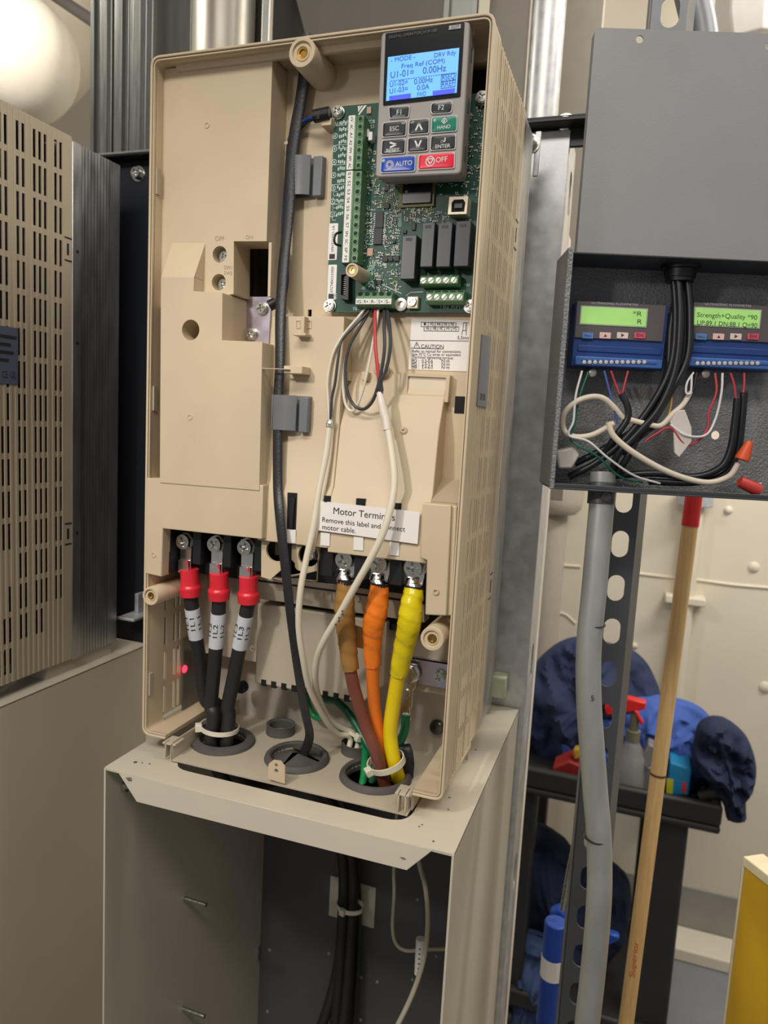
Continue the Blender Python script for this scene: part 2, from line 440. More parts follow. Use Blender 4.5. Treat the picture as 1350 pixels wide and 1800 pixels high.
for (hx, hz), ph in ((h1, 0.3), (h2, 0.6)):
    MB().lathe([(0.0078, 0), (0.0078, 0.001), (0.001, 0.001)], frame((hx, YU + 0.012, hz), (1, 0, 0), (0, 0, 1)), 20).build('recess_floor', beige_d, drive)
    screw('cover_screw', (hx + 0.0006, YU + 0.011, hz - 0.001), 0.0058, 0.005, steel, drive, ph)
for (a, b), yy in (((364, 220), YU), ((334, 733), YL), ((709, 755), 0.0215)):
    MB().plate(circ(0, 0, 0.0028, 20), [circ(0, 0, 0.0018, 16)], frame(P(a, b, y=yy), (1, 0, 0), (0, 0, 1)), -0.0002, 0.0006).build('moulding_mark', beige, drive, bevel=0.0002, seg=1)
emb = mat('beige_relief_shade', (170, 152, 126), 0.5, var=0)  # same plastic, darkened for the relief shading of flat letters
textpx('OFF', (378, 423), (394, 423.5), YU, emb, drive, 'embossed_lettering'); textpx('ON', (432, 420), (444, 420.4), YU, emb, drive, 'embossed_lettering')
for s_, b_ in (('SW1', 473), ('SW2', 482.5)):
    textpx(s_, (394, b_), (408, b_ + 0.8), YU, emb, drive, 'embossed_lettering')
# deep pocket beside the switch screws
MB().prism(pp([(472.5, 426), (477.5, 426), (475, 521), (470.5, 521)], 0.012), FY(0.012), -0.03, 0).build('pocket_wall', beige, drive)
mp = MB().plate(rnd(pp([(431.5, 521), (478, 521), (472, 614), (428, 600)], YF - 0.002), 0.003), [], FY(YF - 0.002), -0.0016, 0).build('pocket_plate', mat('iridescent_zinc', (196, 188, 204), 0.3, 1.0, var=0.1, scale=45), drive, bevel=0.0004, seg=1)
MB().prism(pp([(433, 535), (466, 537.5), (466, 538), (433, 535.8)], YF - 0.002), FY(YF - 0.002), 0, 0.0006).build('plate_fold', steel, mp)
for a, b, p_ in ((462, 543, 0.2), (443.5, 588, 0.7)): screw('plate_screw', P(a, b, y=YF - 0.002), 0.0062, 0.005, steel, drive, p_, washer=0.007)

# moulded middle: left shelf and centre slab, both sloping out towards the terminals
def slabprof(x0, x1, levels, yb, name, taper=None):
    """levels: [(z, y)] from the top down; extruded between x0 and x1 (x1 may differ at the bottom)"""
    mb = MB(); n = len(levels); vs = []
    for (z_, y_) in levels:
        t = (levels[0][0] - z_) / (levels[0][0] - levels[-1][0]); xx = x1 + (taper - x1) * t if taper else x1
        vs += [(x0, y_, z_), (xx, y_, z_), (xx, yb, z_), (x0, yb, z_)]
    fs = [(0, 1, 2, 3), tuple(4 * (n - 1) + k for k in (3, 2, 1, 0))]
    for i in range(n - 1):
        a = 4 * i; b = a + 4
        for k in range(4): fs.append((a + k, a + (k + 1) % 4, b + (k + 1) % 4, b + k))
    return mb.add(vs, fs).build(name, beige, drive, bevel=0.0008)
zt = P(545, 556, y=0.022).z; zm = P(596, 748, y=0.022).z; zl = P(560, 852, y=0.015).z; zk = P(560, 872, y=0.009).z; zb = P(560, 962, y=0.007).z
zb2 = P(640, 978, y=0.007).z
xs0 = P(488, 556, y=0.022).x - 0.006; xs1 = P(605, 556, y=0.022).x
slabprof(xs0, xs1, [(zt, 0.022), (zm, 0.022), (zl, 0.015), (zk, 0.009), (zb, 0.007)], YF + 0.004, 'moulded_shelf')
zs = P(690, 657, y=0.043).z
slabprof(xs1, P(787, 660, y=0.043).x, [(zs, 0.0435), (zm, 0.024), (zl, 0.016), (zk, 0.009), (zb2, 0.007)], YF + 0.004, 'moulded_slab', taper=P(757, 880, y=0.009).x)
def ysl(z_):       # front of the centre slab at a height
    L = [(zs, 0.0435), (zm, 0.024), (zl, 0.016), (zk, 0.009), (zb2, 0.007)]
    for (za, ya), (zc, yc) in zip(L, L[1:]):
        if z_ >= zc: return ya + (yc - ya) * (za - z_) / (za - zc)
    return 0.007
MB().plate(pp([(703, 655), (791, 659), (787, 707), (702, 704)], 0.036), [pp([(717, 661), (784, 664), (782, 695), (715, 692)], 0.036)], FY(0.036), -0.01, 0).build('recess_frame', beige, drive, bevel=0.0008)
MB().prism(pp([(713, 657), (788, 660), (785, 699), (712, 696)], 0.0385), FY(0.0385), -0.006, 0).build('recess_window', mat('beige_plastic_light', (224, 208, 184), 0.4, var=0.04), drive)
# floor beside the slab, dark slot and the ramp at its foot
MB().box(P(800, 705, y=YF).x, P(826, 705, y=YF).x, YF - 0.0006, YF + 0.001, P(815, 727, y=YF).z, P(815, 697, y=YF).z).build('dark_slot', blackd, drive)
MB().add([(0.262, YF, P(780, 840, y=YF).z), (DW - WT, YF, P(810, 843, y=YF).z), (DW - WT, 0.012, P(805, 884, y=0.012).z), (0.262, 0.012, P(760, 882, y=0.012).z), (0.262, YF, 0.2), (DW - WT, YF, 0.2)],
         [(0, 1, 2, 3), (0, 3, 4), (1, 5, 2), (3, 2, 5, 4), (0, 4, 5, 1)]).build('floor_ramp', beige_n, drive)
# pegs and hooks
def peg(a, b, r, y0, y1, nm='peg'):
    q = P(a, b, y=y1); MB().lathe([(r, -(y0 - y1)), (r, -0.001), (r * 0.8, 0)], frame(q, (1, 0, 0), (0, 0, 1)), 12).build(nm, beige, drive, smooth=True)
for a, b in ((580, 650), (609, 662), (640, 661)):
    q = P(a, b, y=0.034); MB().box(q.x - 0.003, q.x + 0.003, 0.034, YF + 0.002, q.z - 0.004, q.z + 0.004).build('peg', beige, drive, bevel=0.0006)
peg(668, 651, 0.0065, YF + 0.002, 0.034)
MB().box(P(515, 588, y=0.01).x, P(537, 588, y=0.01).x, 0.010, 0.023, P(520, 590, y=0.01).z, P(520, 585, y=0.01).z).box(P(531, 560, y=0.015).x, P(536, 560, y=0.015).x, 0.014, 0.023, P(533, 586, y=0.015).z, P(533, 556, y=0.015).z).build('wire_hook', beige, drive, bevel=0.0006)
for a, b, c_, d_ in ((521, 563, 528, 577), (538, 563, 548, 577)):
    u0 = pp([(a, b), (c_, b), (c_, d_), (a, d_)], 0.022); MB().plate(u0, [[(0.8 * x + 0.2 * sum(p[0] for p in u0) / 4, 0.8 * z + 0.2 * sum(p[1] for p in u0) / 4) for x, z in u0]], FY(0.022), 0, 0.0008).build('hook_window', beige, drive)
q0, q1 = P(461, 643, y=0.0), P(507, 650, y=0.0)
MB().box(q0.x, q1.x, 0.0, 0.004, q1.z, q0.z - 0.002).box(q1.x - 0.007, q1.x + 0.012, 0.004, 0.0225, q1.z - 0.003, q1.z + 0.004).build('cable_gate', beige, drive, bevel=0.0008)

# terminal row: cover on the left, cover post on the right, black block behind
YT = 0.0
tc = pp([(258, 840), (462, 853), (460.5, 948), (286, 929), (283.5, 1014), (255.5, 1008)], YT)
MB().prism(tc, FY(YT), -0.014, 0).build('terminal_cover', beige, drive, bevel=0.0009)
MB().box(0.006, 0.0155, 0.014, 0.06, P(258, 1008, y=YT).z, P(258, 845, y=YT).z).build('cover_side', beige, drive)
post = pp([(742, 884), (793, 888), (785, 1083), (747, 1081), (750, 985), (738, 981)], 0.001)
MB().prism(post, FY(0.001), -0.045, 0).prism(pp([(793, 888), (803, 890), (795, 1082), (785, 1083)], 0.005), FY(0.005), -0.04, 0).build('terminal_post', beige, drive, bevel=0.0012)
for a, b in ((270, 975), (766, 1040)):
    MB().plate(circ(0, 0, 0.0028, 20), [circ(0, 0, 0.0018, 16)], frame(P(a, b, y=0.0), (1, 0, 0), (0, 0, 1)), -0.0002, 0.0006).build('moulding_mark', beige, drive, bevel=0.0002, seg=1)
MB().box(0.0165, 0.0215, 0.012, 0.056, P(285, 1006, y=0.012).z, P(285, 930, y=0.012).z + 0.006).build('block_side', blackp, drive)
tb = MB().box(0.0045, DW - 0.02, 0.052, 0.068, P(330, 1006, y=0.05).z, zb + 0.02).build('terminal_block', blackp, drive)
def barrier(px0, px1, py0, py1, yf):
    a, b = P(px0, py0, y=yf), P(px1, py1, y=yf)
    MB().box(a.x, b.x, yf, 0.056, b.z, a.z).build('barrier', blackp, drive, bevel=0.0005, seg=1)
for c in ((339, 352, 925, 993), (393, 405, 930, 998), (448, 459, 938, 1005)): barrier(*c, 0.018)
for c in ((564, 584, 940, 1014), (625, 641, 945, 1020), (687, 705, 952, 1030)): barrier(*c, 0.014)
barrier(495, 516, 955, 1010, 0.0135)
MB().box(0.03, 0.133, 0.010, 0.054, P(360, 930, y=0.01).z + 0.004, P(360, 930, y=0.01).z + 0.008).build('block_roof', blackp, drive)
# tongue plates with round openings over the unused terminals
for out_, (cx_, cy_), r_ in ((((459.5, 951), (478, 953), (500, 955), (497, 1020), (478, 1016), (476, 1019), (459, 1014)), (485, 968), 0.0108),
                      (((513, 958), (540, 960), (560, 963), (556, 1022), (503, 1016), (504, 1010), (512, 1010)), (542, 977), 0.0108)):
    o_ = pp(out_, 0.0125); c_ = pp([(cx_, cy_)], 0.0125)[0]
    MB().plate(o_, [circ(c_[0], c_[1], r_, 24)], FY(0.0125), -0.003, 0).build('tongue_plate', beige, drive, bevel=0.0005)
    screw('terminal_screw', (c_[0] + 0.003, 0.052, c_[1] - 0.002), 0.008, 0.014, steel, drive, hexed=True)
for i, (a, b) in enumerate(((327, 951), (382, 956), (435, 961))):
    screw('terminal_screw', P(a, b, y=0.026), 0.0083, 0.007, steel, drive, 0.3 + i * 0.5, hexed=True, washer=0.009)
for i, (a, b) in enumerate(((606, 984), (666, 991), (727, 998))):
    q = P(a, b, y=0.016); q.y = 0.024
    screw('terminal_screw', q, 0.0092, 0.011, steel, drive, 0.5 + i * 0.6, hexed=True, washer=0.0108)
# slots in the slab front with black barriers and white stickers below
for (a, b, c_, d_), st in (((505, 866, 521, 931), (505, 930, 520, 955)), ((564, 871, 580, 885), (564, 936, 580, 960)), ((626, 876, 642, 890), (622, 943, 639, 968)), ((688, 884, 705, 898), (685, 952, 702, 977))):
    yy = 0.0072
    u = pp([(a, b), (c_, b + 1), (c_ - 1, d_), (a - 1, d_)], yy)
    MB().prism(u, FY(yy + 0.0015), -0.001, 0.0012).build('slot_opening', blackd, drive)
    MB().prism([(u[0][0] + 0.0045, u[2][1] + 0.001), (u[1][0] - 0.0015, u[2][1] + 0.001), (u[1][0] - 0.001, u[0][1] - 0.0045), (u[0][0] + 0.005, u[0][1] - 0.0045)], FY(yy), 0, 0.003).build('slot_barrier', blackp, drive, bevel=0.0004, seg=1)
    v_ = pp([(st[0], st[1]), (st[2], st[1] + 1.5), (st[2] - 0.5, st[3]), (st[0] - 0.5, st[3] - 1.5)], 0.0065)
    MB().prism(v_, FY(0.0065), -0.0003, 0.0004).build('white_sticker', paper, drive)
# labels
ml = [P(a, b, y=0.0045) for a, b in ((561.5, 880.5), (738, 900), (734, 956.5), (551, 931))]
lab = MB().prism([(v.x, v.z) for v in ml], FY(0.0045), -0.0005, 0).build('terminal_label', paper, drive); lab['label'] = 'white printed label across the motor terminals'
textpx('Motor Terminals', (586, 903), (694, 915.5), 0.0045, ink, lab); textpx('Remove this label and connect', (566.5, 917), (712, 934.5), 0.0045, ink, lab)
textpx('motor cable.', (566.5, 930), (625, 937), 0.0045, ink, lab)
YC = YF - 0.0006
cl = MB().prism(pp([(723.5, 560.5), (827, 563), (821, 653), (718, 649.5)], YC), FY(YC), -0.0005, 0).build('caution_label', paper, drive); cl['label'] = 'white printed caution label under the circuit board'
def px2(a, b): return (700 + a / 9.643, 540 + b / 9.643)
def line(a, b, y, m, parent, t=0.0003, name='printed_line'):
    p, q_ = P(*a, y=y), P(*b, y=y)
    if q_.x < p.x: p, q_ = q_, p
    fr = frame(p, q_ - p, (0, 0, 1) if abs((q_ - p).normalized().z) < 0.7 else ((-1, 0, 0) if q_.z > p.z else (1, 0, 0)))
    return MB().prism(rect(0, (q_ - p).length, -t, t), fr, 0.0001, 0.0003).build(name, m, parent)
def tl(s, a, b, **k): textpx(s, px2(*a), px2(*b), YC, ink, cl, **k)
tl('CAUTION', (388, 692), (768, 700)); tl('Refer to manual for connections.', (238, 765), (1070, 775)); tl('Use 75\u00b0C Cu wires or equivalent', (235, 818), (1060, 830))
tl('Terminal tightening torque:', (240, 866), (935, 884))
for i, (a, b) in enumerate((('M3', '0.5-0.6'), ('M5', '2.0-2.5'), ('M8', '5.4-6.0'))):
    y_ = 932 + i * 54
    tl(a + ' :', (228, y_), (352, y_ + 2)); tl(b, (400, y_ + 2), (585, y_ + 4)); tl('N\u00b7m', (735, y_ + 6), (868, y_ + 9))
tl('5.5mm', (1003, 543), (1212, 548))
for a, b in (((195, 562), (1205, 574)), ((220, 694), (772, 708)), ((265, 692), (315, 590)), ((315, 590), (365, 692)), ((265, 692), (365, 694)), ((316, 620), (316, 668)),
             ((390, 255), (980, 262)), ((388, 328), (1030, 334)), ((436, 402), (1024, 408)), ((390, 255), (388, 328)), ((980, 262), (976, 332)), ((1030, 334), (1024, 408)), ((440, 330), (436, 402)),
             ((1105, 262), (1200, 264)), ((1110, 262), (1096, 395)), ((1085, 398), (1160, 400)), ((1088, 398), (1078, 470)), ((1158, 400), (1152, 475)), ((1150, 290), (1172, 291)), ((1148, 320), (1172, 321)), ((1146, 350), (1170, 351)), ((1144, 380), (1168, 381)), ((1152, 264), (1144, 396))):
    line(px2(*a), px2(*b), YC, ink, cl, 0.00022)
for i in range(1, 5):
    line(px2(390 + i * 118, 257 + i), px2(388 + i * 118, 328 + i), YC, ink, cl, 0.00022); line(px2(436 + i * 118, 333 + i), px2(434 + i * 118, 402 + i), YC, ink, cl, 0.00022)
tl('\u25a0', (432, 305), (470, 306))
for i, s_ in enumerate(('M2', 'M4', 'M5', 'M6')): tl(s_, (540 + i * 116, 312 + i), (598 + i * 116, 313 + i), squash=0.0028)
for i, s_ in enumerate(('MA', 'MB', 'MC', 'M1', 'M2')): tl(s_, (470 + i * 116, 385 + i), (530 + i * 116, 386 + i), squash=0.0028)

# screw bosses with brass inserts
def boss(a, b, yf, yb, r, nm='screw_boss', parent=None, ins=0.52):
    q = P(a, b, y=yf); fr = frame(q, (1, 0, 0), (0, 0, 1))
    o = MB().lathe([(r * 1.04, -(yb - yf)), (r, -0.001), (r * 0.96, 0), (r * 0.74, 0), (r * 0.72, -0.002), (ins * r, -0.002), (ins * r, -0.0012), (ins * r * 0.8, -0.0012), (ins * r * 0.8, -0.006), (0.0002, -0.006)], fr, 28).build(nm, beige, parent or drive, smooth=True)
    MB().lathe([(ins * r * 0.98, -0.003), (ins * r * 0.98, -0.0016), (ins * r * 0.5, -0.0018), (ins * r * 0.42, -0.0045), (0.0002, -0.0045)], fr, 20).build('brass_insert', brass, o, smooth=True)
    return o
boss(530.5, 91.5, -0.001, YF, 0.0128); boss(264, 1048, -0.006, 0.1, 0.0096); boss(759, 1123.5, -0.003, 0.09, 0.0108)

# lower compartment: back panel, bulging guard, metal back sheet, earth bar
YB = 0.085
MB().box(0.004, DW - WT, YB, YB + 0.004, P(600, 1190, y=YB).z, zb + 0.01).build('compartment_back', beige_d, drive)
z0_, z1_ = P(560, 1068, y=0.06).z, P(560, 1024, y=0.05).z
MB().add([(0.10, 0.05, z1_), (0.285, 0.05, z1_), (0.285, 0.06, z0_), (0.10, 0.06, z0_), (0.10, YB, z1_), (0.285, YB, z1_), (0.285, YB, z0_), (0.10, YB, z0_)],
         [(0, 1, 2, 3), (4, 7, 6, 5), (0, 3, 7, 4), (1, 5, 6, 2), (0, 4, 5, 1), (3, 2, 6, 7)]).build('marking_ledge', beige_d, drive, bevel=0.001)
for s_, a, b in (('\u2013', (486, 1041), (497, 1042)), ('M', (512, 1044), (527, 1046)), ('+', (553, 1049), (562, 1050)), ('M', (567, 1051), (583, 1053)), ('U', (622, 1056), (634, 1058)), ('V', (640, 1058), (652, 1060))):
    textpx(s_, a, b, 0.0535, emb, drive, 'embossed_lettering', squash=0.011)
gz1, gz0 = P(560, 1078, y=0.062).z, P(560, 1218, y=0.072).z
gx0, gx1, gx2 = 0.096, P(676, 1150, y=0.065).x, P(640, 1230, y=0.072).x
gpoly = [(gx0, gz0), (gx2, gz0), (gx1, gz0 + 0.022), (gx1, gz1), (gx0, gz1)]
MB().prism(gpoly, FY(0.066), -0.045, 0).build('terminal_guard', beige_d, drive, bevel=0.0018)
for i in range(11):
    x_ = gx0 + 0.008 + i * 0.0122
    if x_ < gx2 - 0.006: MB().box(x_, x_ + 0.006, 0.0655, 0.08, gz0 - 0.0012, gz0 + 0.006).build('guard_slot', blackd, drive)
mk = P(444, 1140, y=0.066)
MB().plate(circ(0, 0, 0.003, 20), [circ(0, 0, 0.002, 16)], frame(mk, (1, 0, 0), (0, 0, 1)), -0.0002, 0.0006).build('moulding_mark', beige_d, drive)
graypaint = mat('pale_grey_sheet', (190, 182, 168), 0.42, var=0.04, scale=8)
MB().box(0.004, DW - 0.004, 0.126, 0.128, -0.016, zb).build('back_sheet', graypaint, drive)
MB().box(0.006, 0.0075, 0.062, 0.122, 0.004, P(330, 1120, x=0.007).z).build('side_sheet', galv_d, drive)
red_spot = mat('red_reflection_glow', (255, 30, 50), 0.3, emit=6.0, var=0)  # glowing dot standing for a red reflection on the metal sheet
q = P(324, 1176, x=0.0078); MB().lathe([(0.0042, 0), (0.0042, 0.001), (0.002, 0.0022), (0.0003, 0.0026)], frame(q, (0, 1, 0), (0, 0, 1)), 16).build('red_reflection', red_spot, drive, smooth=True)
# earth bar with bolts on the right
bz1, bz0 = P(760, 1162, y=0.078).z, P(760, 1206, y=0.078).z
eb = MB().box(P(705, 1180, y=0.078).x, DW - WT, 0.078, 0.0795, bz0, bz1).box(P(705, 1180, y=0.078).x, DW - WT, 0.078, 0.085, bz1 - 0.001, bz1).build('earth_bar', mat('iridescent_zinc', (196, 188, 204)), drive)
screw('earth_screw', P(774, 1188, y=0.077), 0.0058, 0.007, steel, drive, 0.5, washer=0.0068)
q = P(720, 1182, y=0.074)
MB().lathe([(0.0115, 0), (0.0115, 0.002), (0.0095, 0.003)], frame(q, (1, 0, 0), (0, 0, 1)), 20).prism(circ(0, 0, 0.0095, 6), frame(q, (1, 0, 0), (0, 0, 1)), 0.002, 0.009).build('earth_bolt', steel, drive, bevel=0.0006)
MB().lathe([(0.008, 0), (0.008, 0.004), (0.0065, 0.006), (0.0003, 0.0065)], frame(P(769, 1277, y=0.125), (1, 0, 0), (0, 0, 1)), 20).build('sheet_screw', mat('dark_steel', (110, 108, 104), 0.3, 1.0, var=0.1), drive, smooth=True)
MB().lathe([(0.007, 0), (0.007, 0.006), (0.0003, 0.0065)], frame(P(428, 1206, y=0.1), (1, 0, 0), (0, 0, 1)), 12).box(-0.004, 0.006, -0.004, 0.004, 0.0065, 0.012, frame(P(428, 1206, y=0.1), (1, 0, 0), (0, 0, 1))).build('sheet_screw', blackp, drive)

# tray with rubber grommets
TZ = -0.0155
tx0, tx1, ty0, ty1 = P(301, 1336, z=TZ).x, P(694, 1427, z=TZ).x, -0.008, 0.126
G = [(P(392, 1304, z=TZ), 0.035, 0.0245), (P(522, 1334, z=TZ), 0.0345, 0.027), (P(660, 1366, z=TZ), 0.037, 0.030)]
g = [(P(493, 1288, z=TZ), 0.0165, 0.0125), (P(626, 1322, z=TZ), 0.0165, 0.0125)]
MB().plate(rect(tx0, tx1 + 0.012, ty0, ty1), [circ(c.x, c.y, b_, 32) for c, a_, b_ in G + g], FZ(TZ), -0.0015, 0).build('tray', beige_d, drive, bevel=0.0004, seg=1)
MB().box(tx0 - 0.0015, tx0, ty0, ty1, TZ - 0.0015, 0.003).build('tray_wall', beige_d, drive)
MB().box(tx1 + 0.012, tx1 + 0.0135, ty0 + 0.012, ty1, TZ - 0.0015, 0.003).build('tray_wall', beige_d, drive)
for c, a_, b_ in G + g:
    hh = 0.006 if a_ > 0.02 else 0.011
    MB().lathe([(b_, -0.006), (a_ - 0.002, -0.006), (a_ - 0.002, 0), (a_, 0.0005), (a_ - 0.001, hh * 0.6), (b_ + 0.004, hh), (b_ + 0.0015, hh), (b_, hh - 0.0015), (b_, -0.006)], frame((c.x, c.y, TZ), (1, 0, 0), (0, 1, 0)), 40).build('grommet', rubber, drive, smooth=True)
c = G[1][0]           # the middle grommet keeps its cut membrane
for a0, a1, dz in ((0.2, 2.2, -0.002), (2.35, 4.4, -0.004), (4.5, 6.3, -0.001)):
    pts = [(0.004 * math.cos((a0 + a1) / 2), 0.004 * math.sin((a0 + a1) / 2), 0.0)] + [(0.0275 * math.cos(a0 + (a1 - a0) * k / 10), 0.0275 * math.sin(a0 + (a1 - a0) * k / 10), dz) for k in range(11)]
    MB().add([(c.x + p[0], c.y + p[1], TZ + 0.002 + p[2] + (0.006 if i == 0 else 0)) for i, p in enumerate(pts)], [(0, i, i + 1) for i in range(1, 11)]).build('membrane_flap', rubber, drive)
# front tab, corner clips
q = P(486, 1376, y=-0.0085); tabp = pp([(471, 1369), (500.5, 1378), (500.5, 1348), (493, 1338), (480, 1336.5), (472, 1343)], -0.0085)
MB().plate(tabp, [circ(*pp([(485.5, 1355)], -0.0085)[0], 0.0022, 12), circ(*pp([(485.5, 1345)], -0.0085)[0], 0.0018, 12)], FY(-0.0085), -0.0015, 0).build('front_tab', beige, drive, bevel=0.0003, seg=1)
for a, b, c_, d_ in ((287, 1303, 309, 1308), (695, 1391, 720, 1397)):
    q0, q1 = P(a, b, y=-0.006), P(c_, d_, y=-0.006)
    MB().box(q0.x, q1.x, -0.008, 0.01, q1.z - 0.002, q1.z).box(q0.x + 0.003, q0.x + 0.0045, -0.008, 0.0, TZ, q1.z).box(q1.x - 0.004, q1.x - 0.0025, -0.008, 0.006, TZ - 0.001, q1.z).build('corner_clip', beige_d, drive, bevel=0.0004, seg=1)
# feet on the cabinet
MB().box(0.03, DW - 0.03, 0.135, 0.24, -0.0187, 0.004).build('base_plinth', graypaint, drive)

# ------------------------------------------------------------------ control circuit board
YP = 0.037
c0, c1 = P(586.5, 188, y=YP), P(573.5, 549, y=YP)
bx0, bx1, bz1_, bz0_ = c1.x, DW - WT - 0.0005, c0.z, c1.z
pcb = thing('circuit_board', ((bx0 + bx1) / 2, YP, bz0_), 'green control circuit board packed with terminals, relays and chips inside the beige drive', 'circuit board')
pb = MB().prism(rect(bx0, bx1, bz0_, bz1_), FY(YP), -0.0018, 0).build('board', pcbg, pcb)
for a, b in ((bx0 + 0.006, bz0_ + 0.006), (bx0 + 0.006, bz1_ - 0.006), (bx1 - 0.008, bz0_ + 0.006), (bx1 - 0.008, bz1_ - 0.006)):
    MB().lathe([(0.0035, -0.012), (0.0035, -0.0018)], frame((a, YP, b), (1, 0, 0), (0, 0, 1)), 12).build('standoff', beige, pcb)
def comp(name, m, px0, py0, px1, py1, h, bevel=0.0, parent=None, base=YP):
    """a block on the board; its front face spans two photograph pixels"""
    a, b = P(px0, py0, y=base - h), P(px1, py1, y=base - h)
    return MB().box(min(a.x, b.x), max(a.x, b.x), base - h, base, min(a.z, b.z), max(a.z, b.z)).build(name, m, parent or pcb, bevel=bevel, seg=1)
for a, b in ((595, 198), (580, 538), (848, 173), (827, 538)):
    screw('board_screw', P(a, b, y=YP - 0.001), 0.0054, 0.0045, steel, pcb, 0.5, washer=0.0062)
chipm = mat('chip_black', (36, 35, 38), 0.5, var=0.06)
relaym = mat('relay_black', (46, 46, 51), 0.38, var=0.1, scale=120)
for f, h_ in ((((706.5, 413), (732, 413), (729, 492), (703, 490)), 0.017), (((742, 391), (764, 390), (761, 470.5), (738, 468.5)), 0.017), (((770, 391), (795, 390), (791.5, 470.5), (766, 468.5)), 0.017), (((800, 388.5), (827, 387.5), (824.5, 469.5), (798, 467.5)), 0.017)):
    q = [P(a, b, y=YP - h_) for a, b in f]
    xa, xb = (q[0].x + q[3].x) / 2, (q[1].x + q[2].x) / 2; za, zb_ = (q[2].z + q[3].z) / 2, (q[0].z + q[1].z) / 2
    r_ = MB().box(xa, xb, YP - h_, YP, za, zb_).build('relay', relaym, pcb, bevel=0.0007)
    MB().box((xa + xb) / 2 - 0.003, (xa + xb) / 2 + 0.0025, YP - h_ - 0.0003, YP - h_, zb_ - 0.005, zb_ - 0.0025).build('relay_notch', chipm, r_)
# main processor with its carrier
car = comp('processor_carrier', mat('carrier_olive', (120, 112, 60), 0.5), 703, 308, 762, 362, 0.003)
comp('processor', mat('processor_black', (22, 22, 26), 0.3), 709, 306, 757, 356, 0.0055, parent=pcb, bevel=0.0004)
for a, b in ((714, 322), (714.5, 337)):
    MB().lathe([(0.0012, 0), (0.0012, 0.0003)], frame(P(a, b, y=YP - 0.0055), (1, 0, 0), (0, 0, 1)), 10).build('pin_mark', mat('tan_dot', (196, 160, 130)), pcb)
solder_ = mat('solder', (196, 206, 198), 0.5, 0.2, var=0)
for c in ((660, 373, 673, 400), (657, 401, 671, 429)):
    a = comp('chip', chipm, *c, 0.0022, bevel=0.0002)
    mb = MB(); p0, p1 = P(c[0], c[1], y=YP - 0.0022), P(c[2], c[3], y=YP - 0.0022)
    for i in range(8):
        z_ = p1.z + (p0.z - p1.z) * (i + 0.5) / 8
        mb.box(p0.x - 0.0018, p0.x, YP - 0.0009, YP - 0.0002, z_ - 0.0004, z_ + 0.0004).box(p1.x, p1.x + 0.0018, YP - 0.0009, YP - 0.0002, z_ - 0.0004, z_ + 0.0004)
    stuff(mb.build('chip_pins', mat('solder', (196, 206, 198)), a))
for c in ((674, 450, 681, 460), (683, 450, 690, 459), (692.5, 449, 701, 459), (724, 392, 730, 404), (690, 420, 695, 427), (674, 357, 684, 366), (676, 326, 684, 335), (649, 317, 652, 324), (661, 492, 670, 500), (708, 404, 714, 410)):
    comp('chip', chipm, *c, 0.0018, bevel=0.0002)
comp('crystal', mat('tan_ceramic', (190, 152, 128)), 645, 436, 655, 450, 0.002, bevel=0.0004)
comp('capacitor', mat('tan_ceramic', (190, 152, 128), 0.5), 645, 188, 652, 199, 0.0016)
# USB style socket, square with a dark D-shaped opening
us_ = pp([(790, 346), (823, 345), (820, 376), (787, 377)], YP - 0.013)
uin = pp([(798, 351), (814, 350), (818, 356), (816, 372), (793, 373), (794, 356)], YP - 0.013)
so = MB().plate(us_, [uin], FY(YP - 0.013), -0.013, 0).build('square_socket', mat('socket_nickel', (214, 200, 176), 0.45, 0.3), pcb, bevel=0.0006)
MB().prism(uin, FY(YP - 0.011), -0.003, 0).build('socket_cavity', blackd, so)
comp('socket_tongue', mat('tongue_grey', (80, 80, 88)), 799, 358, 812, 365, 0.0022, parent=so, base=YP - 0.0108)
# terminal strips
def tstrip(name, pxa, pxb, pya, pyb, n, labels, vertical=True, h=0.016):
    a, b = P(pxa, pya, y=YP - h), P(pxb, pyb, y=YP - h)
    xa, xb, zt_, zb_ = a.x, b.x, a.z, b.z
    w = xb - xa
    prof = [(xa, YP), (xa, YP - h * 0.55), (xa + w * 0.14, YP - h), (xa + w * 0.60, YP - h), (xa + w * 0.66, YP - h + 0.001), (xa + w, YP - h + 0.001), (xa + w, YP)]
    fr = frame((0, 0, zb_), (1, 0, 0), (0, 1, 0))
    body = MB().prism(prof, fr, 0, zt_ - zb_).build(name, greent, pcb, bevel=0.0004, seg=1)
    st_ = (zt_ - zb_) / n
    for i in range(n):
        zc = zt_ - st_ * (i + 0.5)
        yl = YP - h
        l_ = MB().box(xa + w * 0.2, xa + w * 0.54, yl - 0.0003, yl, zc - st_ * 0.49, zc + st_ * 0.49).build('terminal_label', paper, pcb)
        text('lettering', labels[i], (xa + w * 0.30, yl - 0.0003, zc + st_ * 0.32), (xa + w * 0.30, yl - 0.0003, zc - st_ * 0.32), ink, l_, up=(1, 0, 0), lift=0.0002, squash=w * 0.16)
        sc = MB().plate(circ(0, 0, min(st_ * 0.4, w * 0.16), 16), [circ(0, 0, min(st_ * 0.27, w * 0.115), 16)], frame((xa + w * 0.82, YP - h + 0.001, zc), (1, 0, 0), (0, 0, 1)), 0, 0.0005).build('screw_hole_rim', greent, pcb)
        MB().prism(circ(0, 0, min(st_ * 0.27, w * 0.115), 16), frame((xa + w * 0.82, YP - h + 0.001, zc), (1, 0, 0), (0, 0, 1)), 0, 0.0002).build('screw_hole', mat('green_hole_shade', (20, 34, 24), 0.7, var=0), sc)  # dark green disc stands for the shade in the hole
        MB().box(xa - 0.0005, xa + w * 0.06, YP - h * 0.5, YP - h * 0.2, zc - st_ * 0.3, zc + st_ * 0.3).build('wire_entry', mat('green_hole_shade', (20, 34, 24)), pcb)
    return body
